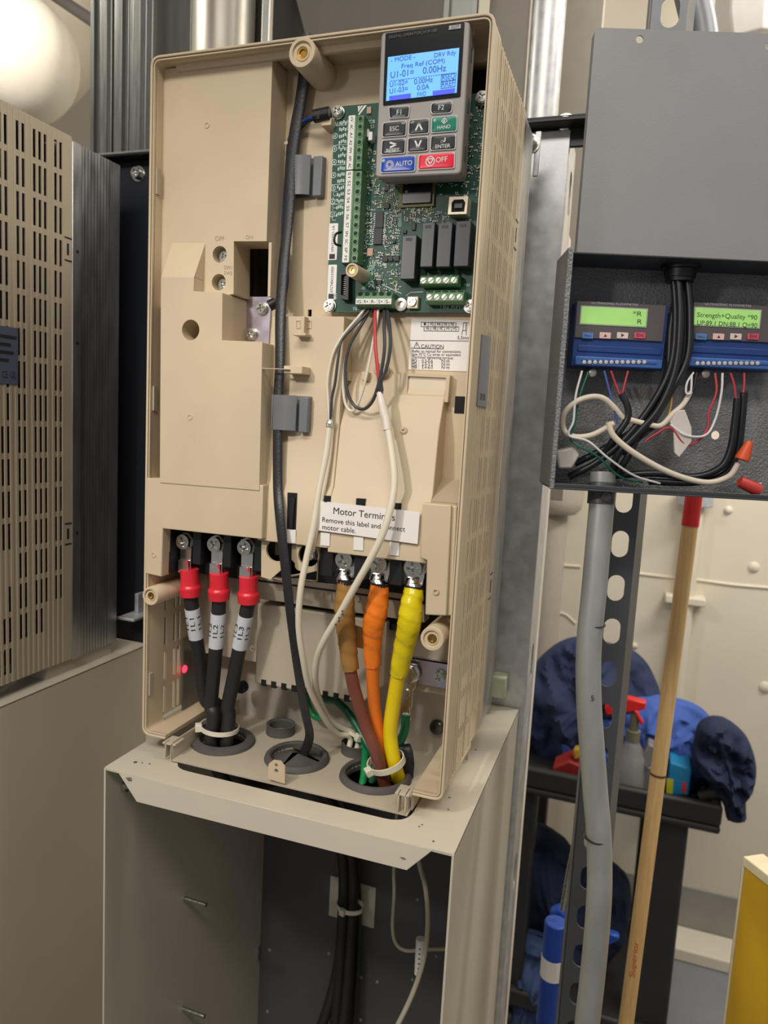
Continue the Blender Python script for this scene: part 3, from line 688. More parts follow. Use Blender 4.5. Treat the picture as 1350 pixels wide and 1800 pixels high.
def tstrip_skew(name, top, bot, n, labels):
    (ax, ay), (bx_, by) = top, bot
    # left edge runs from top pixel to bottom pixel; width of the strip is 33 px there
    return tstrip(name, ax, bx_ + 33, ay, by, n, labels)
tstrip('terminal_strip', 607, 635, 204, 297, 7, ['+V', 'AC', 'A1', 'A2', 'FM', 'AM', 'AC'])
tstrip('terminal_strip', 602.5, 628, 301, 461, 11, ['S1', 'S2', 'S3', 'S4', 'S5', 'S6', 'S7', 'SN', 'SC', 'SP', 'FE'])
# the bottom five-pole strip, wires enter from below
def hstrip(name, f, n, labels, h, screws):
    q = [P(a, b, y=YP - h) for a, b in f]
    xa, xb, zt_, zb_ = (q[0].x + q[3].x) / 2, (q[1].x + q[2].x) / 2, (q[0].z + q[1].z) / 2, (q[2].z + q[3].z) / 2
    hh = zt_ - zb_
    prof = [(YP, zb_), (YP - h * 0.75, zb_), (YP - h, zb_ + hh * 0.18), (YP - h, zb_ + hh * 0.72), (YP - h * 0.72, zt_), (YP, zt_)]
    fr = frame((xa, 0, 0), (0, 1, 0), (0, 0, 1))
    MB().prism(prof, fr, 0, xb - xa).build(name, greent, pcb, bevel=0.0004, seg=1)
    st_ = (xb - xa) / n
    for i in range(n):
        xc = xa + st_ * (i + 0.5)
        if screws:
            o = MB().lathe([(st_ * 0.36, 0), (st_ * 0.36, 0.0004), (0.0002, 0.0006)], frame((xc, YP - h, zb_ + hh * 0.45), (1, 0, 0), (0, 0, 1)), 16).build('slotted_screw', mat('screw_silver', (226, 220, 208), 0.35, 0.5), pcb)
            MB().box(-st_ * 0.34, st_ * 0.34, -0.0003, 0.0003, 0.0004, 0.0007, frame((xc, YP - h, zb_ + hh * 0.45), (1, 0, 0.6 + 0.2 * i), (0, 0, 1))).build('screw_slot', chipm, o)
            MB().box(xc - st_ * 0.36, xc + st_ * 0.36, YP - h * 0.9, YP - h * 0.6, zt_ - hh * 0.2, zt_ - hh * 0.06).build('wire_entry', mat('green_hole_shade', (20, 34, 24)), pcb)
        else:
            l_ = MB().box(xc - st_ * 0.48, xc + st_ * 0.48, YP - h - 0.0003, YP - h, zb_ + hh * 0.2, zb_ + hh * 0.55).build('terminal_label', paper, pcb)
            text('lettering', labels[i], (xc - st_ * 0.3, YP - h - 0.0003, zb_ + hh * 0.26), (xc + st_ * 0.3, YP - h - 0.0003, zb_ + hh * 0.26), ink, l_, squash=hh * 0.22)
            MB().prism(circ(0, 0, st_ * 0.3, 12), frame((xc, YP - h * 0.88, zt_ - hh * 0.13), (1, 0, 0), (0, 0.6, 1)), 0, 0.0008).build('screw_hole', mat('green_hole_shade', (20, 34, 24)), pcb)
            MB().box(xc - st_ * 0.38, xc + st_ * 0.38, YP - h * 0.8, YP - h * 0.3, zb_ - 0.0005, zb_ + 0.002).build('wire_entry', mat('green_hole_shade', (20, 34, 24)), pcb)
hstrip('terminal_strip', ((626, 513), (689, 513), (688, 540), (625, 540)), 5, ['IG', 'R+', 'R-', 'S+', 'S-'], 0.013, False)
hstrip('terminal_strip', ((739, 482), (806, 481), (804, 502), (737, 503)), 5, None, 0.012, True)
hstrip('terminal_strip', ((749, 509), (816, 509), (814, 533), (748, 534)), 5, None, 0.012, True)
# box header and the raised boss, ring nut, earth terminal
bh = pp([(597, 479), (613, 478), (612, 527), (596, 525)], YP - 0.01)
hd = MB().plate(bh, [pp([(600, 483), (608, 482), (607, 519), (599, 519)], YP - 0.01)], FY(YP - 0.01), -0.01, 0).build('box_header', blackp, pcb, bevel=0.0004, seg=1)
mb = MB()
for i in range(9):
    q = P(605, 487 + i * 3.7, y=YP - 0.006); mb.box(q.x - 0.0018, q.x + 0.0018, YP - 0.006, YP, q.z - 0.0004, q.z + 0.0004)
stuff(mb.build('header_pins', mat('pin_grey', (120, 116, 112), 0.4, 0.6), hd))
boss(618.5, 474.5, 0.008, YP, 0.0062, 'board_boss', pcb, 0.6)
MB().lathe([(0.0058, 0), (0.0058, 0.003), (0.0032, 0.0035), (0.003, 0.0005), (0.0002, 0.0005)], frame(P(706, 536, y=YP), (1, 0, 0), (0, 0, 1)), 24).build('ring_nut', mat('screw_silver', (226, 220, 208)), pcb, smooth=True)
comp('earth_terminal', mat('socket_nickel', (224, 212, 190)), 716, 521, 734, 542, 0.005, bevel=0.0005)
screw('terminal_screw', P(724.5, 530.5, y=YP - 0.005), 0.0042, 0.003, steel, pcb, 0.6)
# part number stickers
for f, s_ in (((579, 393, 592, 457), 'YPHT31731-1A'), ((577.5, 465.5, 590, 527), 'ETC740413-S1020')):
    q0, q1 = P(f[0], f[1], y=YP), P(f[2], f[3], y=YP)
    st = MB().prism(rnd(rect(q0.x, q1.x, q1.z, q0.z), 0.0012), FY(YP), 0, 0.0003).build('part_sticker', paper, pcb)
    text('lettering', s_, ((q0.x + q1.x) / 2 + 0.0012, YP - 0.0003, q1.z + 0.007), ((q0.x + q1.x) / 2 + 0.0012, YP - 0.0003, q0.z - 0.002), ink, st, up=(-1, 0, 0), lift=0.0002, squash=0.0026)
    MB().prism(rect(q0.x + 0.0015, q1.x - 0.002, q1.z + 0.001, q1.z + 0.0055), FY(YP), 0.0003, 0.0005).build('printed_square', ink, st)
# white print on the board: emblem, frames, legends
silk = mat('silkscreen_white', (206, 222, 212), 0.5, var=0)
for f in (((629, 187), (633, 186), (630, 195)), ((634.5, 186), (638, 185.5), (630.5, 197), (629.5, 196)), ((640, 185.5), (645, 185), (632, 202), (629.5, 201.5))):
    MB().prism(pp(f, YP), FY(YP), 0, 0.0002).build('emblem_stripe', white, pcb)
def silkt(s_, a, b, **k): textpx(s_, a, b, YP, silk, pcb, 'silkscreen', **k)
silkt('PCB', (646, 217.5), (659, 216.5)); silkt('S1', (651, 226), (657, 225.5)); silkt('TB2', (816, 503.5), (826, 503)); silkt('S2', (648, 504), (658, 502)); silkt('TB', (620, 546), (628, 545.5)); silkt('CN', (819, 390), (828, 389.5))
silkt('TB2 AWG', (772, 542), (818, 543)); silkt('C/N', (592, 526), (592.6, 516), up=(-1, 0, 0), squash=0.003)
for a, b in (((634, 369), (657, 369)), ((634, 369), (634, 428)), ((634, 428), (656, 430)), ((714, 520), (722, 514)), ((722, 514), (744, 513)), ((667, 498), (706, 516)), ((642, 276), (640, 322))):
    line(a, b, YP, silk, pcb, 0.0003, 'silkscreen')
mb = MB()
for i in range(15):      # circled letters and legends beside the long strip
    y_ = 216 + i * 11.5; x_ = 590.5 - (y_ - 200) * 0.036
    q = P(x_, y_, y=YP)
    if i % 2 == 0: mb.plate(circ(q.x, q.z, 0.0026, 14), [circ(q.x, q.z, 0.0020, 14)], FY(YP), 0, 0.0002); mb.box(q.x - 0.0006, q.x + 0.0006, YP - 0.0002, YP, q.z - 0.001, q.z + 0.001)
    for k in range(5):
        xx = q.x + 0.004 + 0.0019 * k; zz = q.z + random.uniform(-0.001, 0.001)
        mb.box(xx, xx + 0.0012, YP - 0.0002, YP, zz - 0.0014, zz + 0.0014)
    if i % 3 == 1: mb.box(q.x - 0.002, q.x + 0.012, YP - 0.0002, YP, q.z + 0.003, q.z + 0.0034)
for i in range(8):
    q = P(586 - i * 0.3, 335 + i * 7.2, y=YP); mb.box(q.x, q.x + 0.004, YP - 0.0002, YP, q.z - 0.0012, q.z - 0.0008); mb.box(q.x, q.x + 0.0004, YP - 0.0002, YP, q.z - 0.0012, q.z + 0.0018)
stuff(mb.build('silkscreen_legend', silk, pcb))
# small surface-mounted pieces and solder, too many and too small to part
regions = [((640, 300), (705, 372), 150), ((636, 376), (658, 428), 70), ((674, 372), (704, 440), 120), ((700, 362), (760, 390), 60), ((660, 440), (705, 512), 140), ((720, 372), (790, 392), 40), ((760, 290), (845, 345), 90), ((640, 230), (662, 300), 60), ((815, 185), (850, 300), 60), ((636, 432), (660, 470), 22), ((640, 476), (662, 506), 14)]
sets = {'solder_dots': (MB(), mat('solder', (196, 206, 198), 0.5, 0.2, var=0)), 'chip_resistors': (MB(), chipm), 'chip_capacitors': (MB(), mat('tan_ceramic', (190, 152, 128)))}
flux = MB()
for (a, b, n_) in regions:
    for i in range(n_):
        q = P(random.uniform(a[0], b[0]), random.uniform(a[1], b[1]), y=YP)
        if not (bx0 < q.x < bx1 - 0.003 and bz0_ < q.z < bz1_): continue
        k = random.random(); w_, h_ = random.choice(((0.0008, 0.0005), (0.0005, 0.0008), (0.0011, 0.0007), (0.0007, 0.0011)))
        if k < 0.5:
            r_ = random.uniform(0.0004, 0.0008); sets['solder_dots'][0].lathe([(r_, -0.0001), (r_ * 0.8, 0.0004), (0.0001, 0.0006)], frame(q, (1, 0, 0), (0, 0, 1)), 7)
        else:
            sets['chip_resistors' if k < 0.8 else 'chip_capacitors'][0].box(q.x - w_, q.x + w_, YP - 0.0008, YP, q.z - h_, q.z + h_)
            for s_ in (-1, 1):
                if w_ > h_: sets['solder_dots'][0].box(q.x + s_ * w_ - 0.0003, q.x + s_ * w_ + 0.0003, YP - 0.0009, YP, q.z - h_, q.z + h_)
                else: sets['solder_dots'][0].box(q.x - w_, q.x + w_, YP - 0.0009, YP, q.z + s_ * h_ - 0.0003, q.z + s_ * h_ + 0.0003)
for i in range(9):
    for k in range(3):
        q = P(640 + k * 6, 374 + i * 6.2, y=YP); sets['solder_dots'][0].lathe([(0.0008, -0.0001), (0.0006, 0.0005), (0.0001, 0.0007)], frame(q, (1, 0, 0), (0, 0, 1)), 7)
for nm, (mb, m_) in sets.items(): stuff(mb.build(nm, m_, pcb))
olive = mat('yellow_flux', (170, 165, 60), 0.4)
mb = MB()
for i in range(60):
    a = random.choice(((676, 340, 14, 28), (735, 366, 30, 6), (690, 352, 12, 10), (652, 320, 8, 12), (690, 485, 8, 12)))
    q = P(a[0] + random.uniform(-a[2], a[2]), a[1] + random.uniform(-a[3], a[3]), y=YP)
    mb.lathe([(0.0008, 0), (0.0005, 0.0005), (0.0001, 0.0006)], frame(q, (1, 0, 0), (0, 0, 1)), 7)
stuff(mb.build('gold_pads', olive, pcb))
lt = mat('light_trace_green', (60, 128, 98), 0.4, var=0.05)
for f in (((642, 476), (660, 457), (667, 459), (652, 479)), ((650, 476), (656, 477), (655, 492), (649, 492)), ((700, 376), (706, 374), (706, 398), (700, 400)), ((740, 388), (752, 376), (756, 378), (748, 391)), ((649, 492), (655, 493), (640, 510), (634, 508))):
    MB().prism(pp(f, YP), FY(YP), 0, 0.00015).build('copper_trace', lt, pcb)
# jumper and a black wire loop on the strip
comp('jumper', white, 643, 227, 648, 240, 0.006); comp('jumper', white, 648, 232, 654, 246, 0.008)
MB().tube([P(600, 408, y=0.03), P(591, 411, y=0.024), P(587.5, 420, y=0.022), P(590, 429, y=0.024), P(599, 432, y=0.03)], 0.0011, 8).build('wire_loop', cablek, pcb, smooth=True)

# ------------------------------------------------------------------ keypad
YK = -0.0005
kq = [(669.8, 56.5), (831, 34.5), (813, 303), (658.8, 311.5)]
kp = pp(kq, YK)
# right edge of the face from two corners seen in the photograph
kp = [P(669.8, 56.5, y=YK), P(826, 35.8, y=YK), P(809.5, 305, y=YK), P(658.8, 311.5, y=YK)]; kp = [(v.x, v.z) for v in kp]
key = thing('keypad', (0.27, 0.012, min(p[1] for p in kp)), 'grey handheld keypad with a lit blue display and buttons, at the top of the drive', 'keypad')
kgrey = mat('keypad_grey', (158, 152, 148), 0.45, var=0.03)
ctr = Vector((sum(p[0] for p in kp) / 4, sum(p[1] for p in kp) / 4))
inset = lambda pts, k: [tuple(ctr + (Vector(p) - ctr) * k) for p in pts]
MB().prism(rnd(kp, 0.004), FY(YK + 0.0007), -0.013, 0).build('front_shell', kgrey, key, bevel=0.0012)
MB().prism(rnd(inset(kp, 0.985), 0.004), FY(YK + 0.0138), -0.010, 0).build('rear_shell', mat('keypad_grey_rear', (142, 134, 128), 0.5, var=0.03), key, bevel=0.001)
MB().prism(inset(kp, 0.80), FY(YK + 0.0236), -0.012, 0).build('mounting_post', blackp, key)
YKf = YK - 0.0001
MB().prism(rnd(pp([(677.5, 58.5), (816.5, 38.5), (809, 170), (673, 185.5)], YKf), 0.0012), FY(YKf + 0.0006), -0.0004, 0.0004).build('display_panel', mat('display_black', (30, 31, 34), 0.12, var=0), key)
scr = mat('display_backlight_blue', (96, 168, 250), 0.35, emit=0.75, var=0.03, scale=20)
sd = MB().prism(pp([(682.5, 101), (807.5, 84.5), (803, 163.5), (679, 178)], YKf), FY(YKf), 0.0003, 0.0006).build('display_screen', scr, key)
dk = mat('display_ink_blue', (40, 72, 170), 0.5, var=0); db = mat('display_bar_blue', (62, 80, 236), 0.4, emit=0.5, var=0)
def dpx(a, b): return (660 + a / 7.5, 40 + b / 7.5)
def dt(s_, a, b, **k): textpx(s_, dpx(*a), dpx(*b), YKf - 0.0006, dk, sd, **k)
dt('- MODE -', (205, 525), (525, 475), squash=0.0036); dt('DRV Rdy', (775, 460), (1062, 418), squash=0.0036); dt('Freq Ref (COM)', (345, 603), (915, 525), squash=0.0036)
dt('U1-01=', (200, 733), (505, 690), squash=0.0053); dt('0.00Hz', (625, 675), (930, 637), squash=0.0053)
dt('U1-02=', (190, 850), (425, 812), squash=0.0042); dt('0.00Hz', (510, 812), (755, 780), squash=0.0042)
dt('U1-03=', (188, 938), (425, 900), squash=0.0042); dt('0.0A', (548, 893), (710, 872), squash=0.0042); dt('FWD', (552, 978), (665, 962), squash=0.0036)
dt('RSEQ', (880, 757), (1045, 735), squash=0.0046); dt('RREF', (876, 850), (1040, 828), squash=0.0046)
for a, b in (((866, 690), (1062, 662)), ((866, 776), (1055, 752)), ((862, 868), (1050, 842)), ((872, 690), (864, 866)), ((1062, 664), (1048, 842))):
    line(dpx(*a), dpx(*b), YKf - 0.0006, dk, sd, 0.00022)
for i in range(26):
    a = 200 + i * 33; line(dpx(a, 770 - i * 4.2), dpx(a + 20, 767.5 - i * 4.2), YKf - 0.0006, dk, sd, 0.00022)
for f in (((187, 972), (470, 935), (467, 1000), (184, 1032)), ((757, 905), (1053, 866), (1048, 928), (757, 968))):
    MB().prism(pp([dpx(*p) for p in f], YKf), FY(YKf), 0.0006, 0.0008).build('menu_bar', db, sd)
dim = mat('faded_print', (92, 90, 90), 0.5, var=0)
textpx('DIGITAL OPERATOR JVOP-180', (684, 68), (768, 55.5), YKf - 0.0004, dim, key)
al = MB().prism(pp([(790, 46), (810.5, 43), (810, 50.5), (789, 53)], YKf), FY(YKf), 0.0003, 0.0006).build('alarm_window', mat('alarm_grey', (176, 176, 174)), key)
textpx('ALM', (792.5, 51.3), (806.5, 49), YKf - 0.0005, dim, al)
kb = mat('button_black', (40, 42, 48), 0.26, var=0.03); kout = mat('button_outline', (206, 202, 198), 0.45, var=0)
kw = mat('button_print', (224, 224, 222), 0.45, var=0)
def kpx(a, b): return (640 + a / 6.75, 170 + b / 6.75)
def button(name, f, m, prints=(), r=0.0016):
    pts = pp([kpx(*p) for p in f], YKf); c = Vector((sum(p[0] for p in pts) / 4, sum(p[1] for p in pts) / 4))
    grow = lambda e: [(p[0] + (e if p[0] > c.x else -e), p[1] + (e if p[1] > c.y else -e)) for p in pts]
    rp_ = rnd(pts, r); n = len(rp_); vs = []; fs = []
    a_ = sum(rp_[i - 1][0] * rp_[i][1] - rp_[i][0] * rp_[i - 1][1] for i in range(n))
    if a_ < 0: rp_ = rp_[::-1]
    for (k, h_) in ((1, 0), (1, 0.0006), (0.95, 0.0009), (0.8, 0.0010), (0.6, 0.00107), (0.4, 0.00113), (0.2, 0.00117), (0.03, 0.0012)):
        vs += [((c.x + (p[0] - c.x) * k), c.y + (p[1] - c.y) * k, h_) for p in rp_]
    for q_ in range(7):
        fs += [(q_ * n + i, q_ * n + (i + 1) % n, (q_ + 1) * n + (i + 1) % n, (q_ + 1) * n + i) for i in range(n)]
    fs.append(tuple(range(7 * n, 8 * n)))
    o = MB().add(vs, fs, FY(YKf)).build(name, m, key, smooth=True)
    MB().prism(rnd(grow(0.0006), r), FY(YKf), -0.0003, 0.0004).build('button_outline', kout, o)
    for pr in prints: textpx(pr[0], kpx(*pr[1]), kpx(*pr[2]), YKf - 0.0012, kw, o, **(pr[3] if len(pr) > 3 else {}))
    return o
button('button', ((300, 130), (537, 112), (525, 240), (310, 255)), kb, [('F1', (387, 217), (440, 212))])
button('button', ((800, 82), (1045, 55), (1036, 185), (800, 203)), kb, [('F2', (882, 160), (948, 153))], 0.003)
button('button', ((230, 318), (500, 290), (492, 460), (222, 478)), kb, [('ESC', (307, 410), (412, 398)), ('M\u2190', (447, 333), (492, 329), {'squash': 0.0022})])
u_ = button('button', ((543, 286), (770, 266), (764, 430), (534, 446)), kb, [('\u2192M', (546, 325), (592, 319), {'squash': 0.0022})])
d_ = button('button', ((529, 497), (756, 478), (752, 640), (522, 655)), kb)
e_ = button('button', ((803, 473), (1084, 450), (1078, 617), (791, 634)), kb, [('ENTER', (847, 617), (1022, 602))])
r__ = button('button', ((221, 524), (487, 503), (480, 667), (211, 684)), kb, [('RESET', (265, 668), (420, 655))])
h__ = button('button', ((811, 255), (1100, 228), (1095, 402), (803, 424)), mat('button_green', (0, 122, 100), 0.26, var=0.03), [('HAND', (868, 388), (1025, 373))])
a__ = button('button', ((212, 733), (605, 702), (598, 880), (202, 898)), mat('button_blue', (14, 66, 172), 0.26, var=0.03), [('AUTO', (373, 828), (570, 808))])
o__ = button('button', ((655, 697), (1070, 663), (1066, 842), (646, 862)), mat('button_red', (226, 24, 58), 0.26, var=0.03), [('OFF', (852, 782), (988, 768))])
def kline(o, pts, t=0.00045, close=False):
    L = list(pts) + ([pts[0]] if close else [])
    for a, b in zip(L, L[1:]): line(kpx(*a), kpx(*b), YKf - 0.0013, kw, o, t, 'printed_line')
kline(u_, ((612, 402), (652, 318), (690, 396)), 0.0007); kline(d_, ((606, 522), (640, 604), (678, 518)), 0.0007); kline(r__, ((306, 545), (384, 568), (308, 604)), 0.0007)
kline(e_, ((962, 487), (960, 530), (912, 536))); kline(e_, ((912, 536), (930, 520), (932, 546)), close=True)
kline(h__, ((955, 255), (988, 288), (950, 322), (920, 292)), 0.0003, True); kline(h__, ((952, 272), (950, 305)), 0.0005)
def ring_px(o, a, b, r0, r1):
    q = P(*kpx(a, b), y=YKf - 0.0013); MB().plate(circ(0, 0, r1, 20), [circ(0, 0, r0, 20)], frame(q, (1, 0, 0), (0, 0, 1)), 0.0001, 0.0003).build('printed_ring', kw, o)
ring_px(a__, 305, 808, 0.0017, 0.0022); ring_px(a__, 305, 808, 0.0029, 0.0034); ring_px(o__, 785, 768, 0.0034, 0.0041)
kline(o__, ((748, 742), (822, 736), (786, 800)), 0.0004, True)
for o, a, b in ((h__, 838, 281), (a__, 230, 760)):
    q = P(*kpx(a, b), y=YKf - 0.0009); MB().lathe([(0.0015, 0), (0.0012, 0.0003), (0.0001, 0.0004)], frame(q, (1, 0, 0), (0, 0, 1)), 16).build('status_lamp', mat('lamp_pale', (150, 190, 190)), o)
q0, q1 = P(kq[1][0] - 3, 150, y=0.01), P(806, 300, y=0.01)
for (za, zb_) in ((0.640, 0.652), (0.600, 0.612), (0.562, 0.574)):
    MB().box(max(p[0] for p in kp) - 0.0022, max(p[0] for p in kp) + 0.0002 - (0.672 - za) * 0.0, 0.010, 0.0118, za, zb_).build('side_slit', blackp, key)

# ------------------------------------------------------------------ power cables with red boots (left)
def pts(L): return [P(a, b, y=y) for a, b, y in L]
def ring_at(pl, t):          # point and direction part way along a control polygon
    c = crom(pl, 12); i = min(int(t * (len(c) - 1)), len(c) - 2); return c[i], (c[i + 1] - c[i]).normalized()
lab_grey = mat('grey_white_sleeve', (206, 208, 214), 0.4, var=0.02)
GZ = TZ
g1 = G[0][0]
specs = [('1L1', 'leftmost', (327, 951), [(333, 1000, 0.028), (335, 1046, 0.030), (340, 1085, 0.034), (351, 1160, 0.045), (362, 1230, 0.052)], (g1.x - 0.013, 0.058)),
         ('1L2', 'middle', (382, 956), [(385, 1006, 0.028), (385, 1052, 0.030), (383, 1095, 0.032), (376, 1180, 0.036), (371, 1240, 0.038)], (g1.x - 0.004, 0.036)),
         ('1L3', 'rightmost', (435, 961), [(437, 1012, 0.028), (437, 1058, 0.030), (429, 1098, 0.032), (413, 1180, 0.037), (401, 1240, 0.040)], (g1.x + 0.012, 0.041))]
for s_, which, sc_, L, (ex, ey) in specs:
    base = pts(L)
    t = thing('power_cable', (ex, ey, TZ), f'black power cable with a red boot, its grey sleeve marked {s_}', 'cable', 'black power cables with red boots')
    b0 = base[1]
    tail = [Vector((ex, ey, 0.02)), Vector((ex, ey, -0.02)), Vector((ex + 0.01, ey + 0.03, -0.07)), Vector((0.10 + (ex - g1.x) * 0.7, 0.19 + ey * 0.2, -0.12)), Vector((0.135 + (ex - g1.x) * 0.75, 0.262 + (ey - 0.04) * 0.8, -0.24)), Vector((0.142 + (ex - g1.x) * 0.75, 0.262 + (ey - 0.04) * 0.8, -0.40))]
    if which == 'leftmost': tail += [Vector((0.122, 0.25, -0.50)), Vector((0.085, 0.24, -0.60)), Vector((0.06, 0.24, -0.8))]
    else: tail += [Vector((tail[-1].x - 0.002, 0.25, -0.55)), Vector((tail[-1].x - 0.012, 0.24, -0.8))]
    MB().tube(base[1:] + tail, 0.0074, 16).build('jacket', cablek, t, smooth=True)
    q0, q1, q2 = base[0], base[1], base[2]
    d0 = (q1 - q0)
    top = q0 + d0.normalized() * 0.0005
    MB().tube([top, top + d0 * 0.38, top + d0 * 0.56, top + d0 * 0.68, q1 - d0 * 0.02 + d0.normalized() * 0.001], [0.0098, 0.0096, 0.0098, 0.0116, 0.0108], 18, smooth=5).build('red_boot', redb, t, smooth=True)
    lug = P(sc_[0] - 1, sc_[1] + 8, y=0.0275)
    fr = frame((lug.x, 0.0285, lug.z), (1, 0, 0), (0, 0, 1))
    lo2 = top.z - lug.z + 0.002
    MB().prism([(-0.0075, 0.012), (0.0075, 0.012), (0.0075, -0.006), (0.0065, lo2 - 0.006), (-0.0065, lo2 - 0.006), (-0.0065, -0.006)], fr, -0.0012, 0.0012).box(-0.0062, 0.0062, lo2 - 0.006, lo2 + 0.008, -0.002, 0.0045, fr).build('cable_lug', mat('tinned_lug', (226, 222, 218), 0.22, 1.0, var=0.08, scale=90), t, bevel=0.0005)
    m_ = MB().box(0.0036, 0.0062, lo2 + 0.003, lo2 + 0.008, 0.0045, 0.0047, fr).build('paint_mark', redb, t)
    # sleeve with the wire number printed around it
    whole = base[1:]
    sa, da = ring_at(base[1:], 0.24); sb, db_ = ring_at(base[1:], 0.52)
    ax = (sb - sa); LN = ax.length
    mid = [ring_at(base[1:], 0.24 + k / 6 * 0.28)[0] for k in range(7)]
    sl = MB().tube(mid, 0.0080, 20, smooth=3).build('number_sleeve', lab_grey, t, smooth=True)
    axn = ax.normalized(); side = axn.cross(Vector((0, 1, 0))).normalized() * -1
    view = (CAM_LOC - (sa + sb) / 2); view = (view - axn * view.dot(axn)).normalized()
    for ang in (-56, -6, 46):
        rad = view @ Matrix.Rotation(math.radians(0), 3, 'X')
        rad = Matrix.Rotation(math.radians(-ang), 3, axn) @ view
        tang = rad.cross(axn).normalized()
        c_ = sa + axn * (LN * 0.62) + rad * 0.0082
        up_dir = axn.cross(rad).normalized()
        text('lettering', s_, c_ - axn * (-0.001) + up_dir * -0.0012, c_ - axn * 0.0135 * 1 + up_dir * -0.0012, ink, sl, up=up_dir, lift=0.0001, squash=0.0050) if (-axn).cross(up_dir).dot(rad) > 0 else \
            text('lettering', s_, c_ - axn * 0.0135 + up_dir * -0.0012, c_ + axn * 0.001 + up_dir * -0.0012, ink, sl, up=up_dir, lift=0.0001, squash=0.0050)
def tie(name, center, axis, rx, ry, side, label, head_dir, wdt=0.0048, group='white cable ties'):
    """cable tie: an oval band around a bundle and its square head"""
    t = thing(name, center, label, 'cable tie', group)
    axis = Vector(axis).normalized(); a = (Vector(side) - axis * axis.dot(Vector(side))).normalized(); b = axis.cross(a)
    loop = [Vector(center) + a * (rx * math.cos(2 * math.pi * k / 28)) + b * (ry * math.sin(2 * math.pi * k / 28)) for k in range(28)]
    mb = MB(); n = 28; vs = []; fs = []
    for k in range(n):
        o = (loop[k] - Vector(center)).normalized()
        for (dw, da) in ((-wdt / 2, 0), (wdt / 2, 0), (wdt / 2, 0.0012), (-wdt / 2, 0.0012)): vs.append(loop[k] + axis * dw + o * da)
    for k in range(n):
        j = (k + 1) % n
        for e in range(4): fs.append((k * 4 + e, j * 4 + e, j * 4 + (e + 1) % 4, k * 4 + (e + 1) % 4))
    mb.add(vs, fs).build('band', nylon, t, smooth=True)
    k = min(range(n), key=lambda i: -(loop[i] - Vector(center)).normalized().dot(Vector(head_dir)))
    o = (loop[k] - Vector(center)).normalized(); tg = axis.cross(o)
    fr = frame(loop[k] + o * 0.002, tg, axis)
    MB().box(-0.004, 0.004, -0.0042, 0.0042, -0.003, 0.004, fr).build('head', nylon, t, bevel=0.0009)
    return t
tie('cable_tie', (g1.x - 0.001, 0.044, 0.004), (0.05, 0.0, 1), 0.0205, 0.0185, (1, 0, 0), 'white cable tie around the three black power cables at the tray', (-0.9, -0.6, 0), group=None)

# ------------------------------------------------------------------ motor cables with coloured tape
def motor_cable(nm, col, tapecol, L, tail, lugpx, lab, tape_r, rc=0.0066):
    base = pts(L)
    t = thing('motor_cable', tail[0], lab, 'cable', 'motor cables with coloured tape')
    m_ = mat(nm + '_jacket', col, 0.32, var=0.05); tm = mat(nm + '_tape', tapecol, 0.25, var=0.1, scale=50, bump=0.15, bscale=220)
    MB().tube(base[3:] + tail, rc, 18).build('jacket', m_, t, smooth=True)
    # wrapped tape: uneven spiral of overlapping turns
    pl = crom(base[:5], 12); pl = pl[:int(len(pl) * 0.93)]
    mb = MB(); n = 20; vs = []; fs = []; N = len(pl)
    for i, p in enumerate(pl):
        tt = i / (N - 1); T = (pl[min(i + 1, N - 1)] - pl[max(i - 1, 0)]).normalized()
        a = (Vector((1, 0, 0)) - T * T.x).normalized(); b = T.cross(a)
        r = tape_r[0] + (tape_r[1] - tape_r[0]) * min(1, tt / 0.45) if tt < 0.45 else tape_r[1] + (tape_r[2] - tape_r[1]) * (tt - 0.45) / 0.55
        for k in range(n):
            th = 2 * math.pi * k / n
            saw = ((tt * 7 + k / n) % 1.0) * 0.0009
            rr = r + saw + 0.0007 * noise.noise(Vector((math.cos(th) * 2, math.sin(th) * 2, tt * 8)))
            vs.append(p + a * math.cos(th) * rr + b * math.sin(th) * rr)
    for i in range(N - 1):
        for k in range(n): fs.append((i * n + k, i * n + (k + 1) % n, (i + 1) * n + (k + 1) % n, (i + 1) * n + k))
    fs.append(tuple(range(n - 1, -1, -1))); fs.append(tuple((N - 1) * n + k for k in range(n)))
    mb.add(vs, fs).build('tape_wrap', tm, t, smooth=True)
    q = P(lugpx[0], lugpx[1], y=0.024); e = base[0]
    MB().prism([(-0.0105, 0.012), (0.0105, 0.012), (0.0105, -0.007), (0.009, -0.016), (-0.009, -0.016), (-0.0105, -0.007)], frame((q.x, 0.0245, q.z), (1, 0, 0), (0, 0, 1)), -0.0012, 0.0012) \
        .tube([Vector((q.x, 0.0235, q.z - 0.010)), Vector((q.x, 0.022, q.z - 0.016)), e + Vector((0, 0.0, -0.002))], [0.006, 0.0078, 0.0078], 16, smooth=5).build('cable_lug', mat('tinned_lug', (226, 222, 218)), t, bevel=0.0004, seg=1)
    d = (base[1] - base[0]).normalized()
    MB().tube([e - d * 0.002, e + d * 0.0035], [0.0085, 0.0087], 18, smooth=0).build('black_collar', blackp, t, smooth=True)
    return t
g3 = G[2][0]
T_ = lambda x, y, z: Vector((x, y, z))
mc = motor_cable('brown_cable', (118, 66, 52), (160, 118, 62), [(609, 1022, 0.020), (606, 1060, 0.018), (607, 1095, 0.020), (612, 1140, 0.024), (619, 1195, 0.028), (640, 1268, 0.032), (662, 1325, 0.030)],
    [T_(g3.x + 0.012, 0.045, -0.022), T_(g3.x + 0.026, 0.062, -0.05), T_(g3.x + 0.04, 0.14, -0.09), T_(0.285, 0.27, -0.16)], (607, 985), 'brown motor cable wrapped in tan tape at the motor terminals', (0.0082, 0.0096, 0.0076), 0.0063)
q = [P(640, 1096, y=0.04), P(590, 1088, y=0.04)]
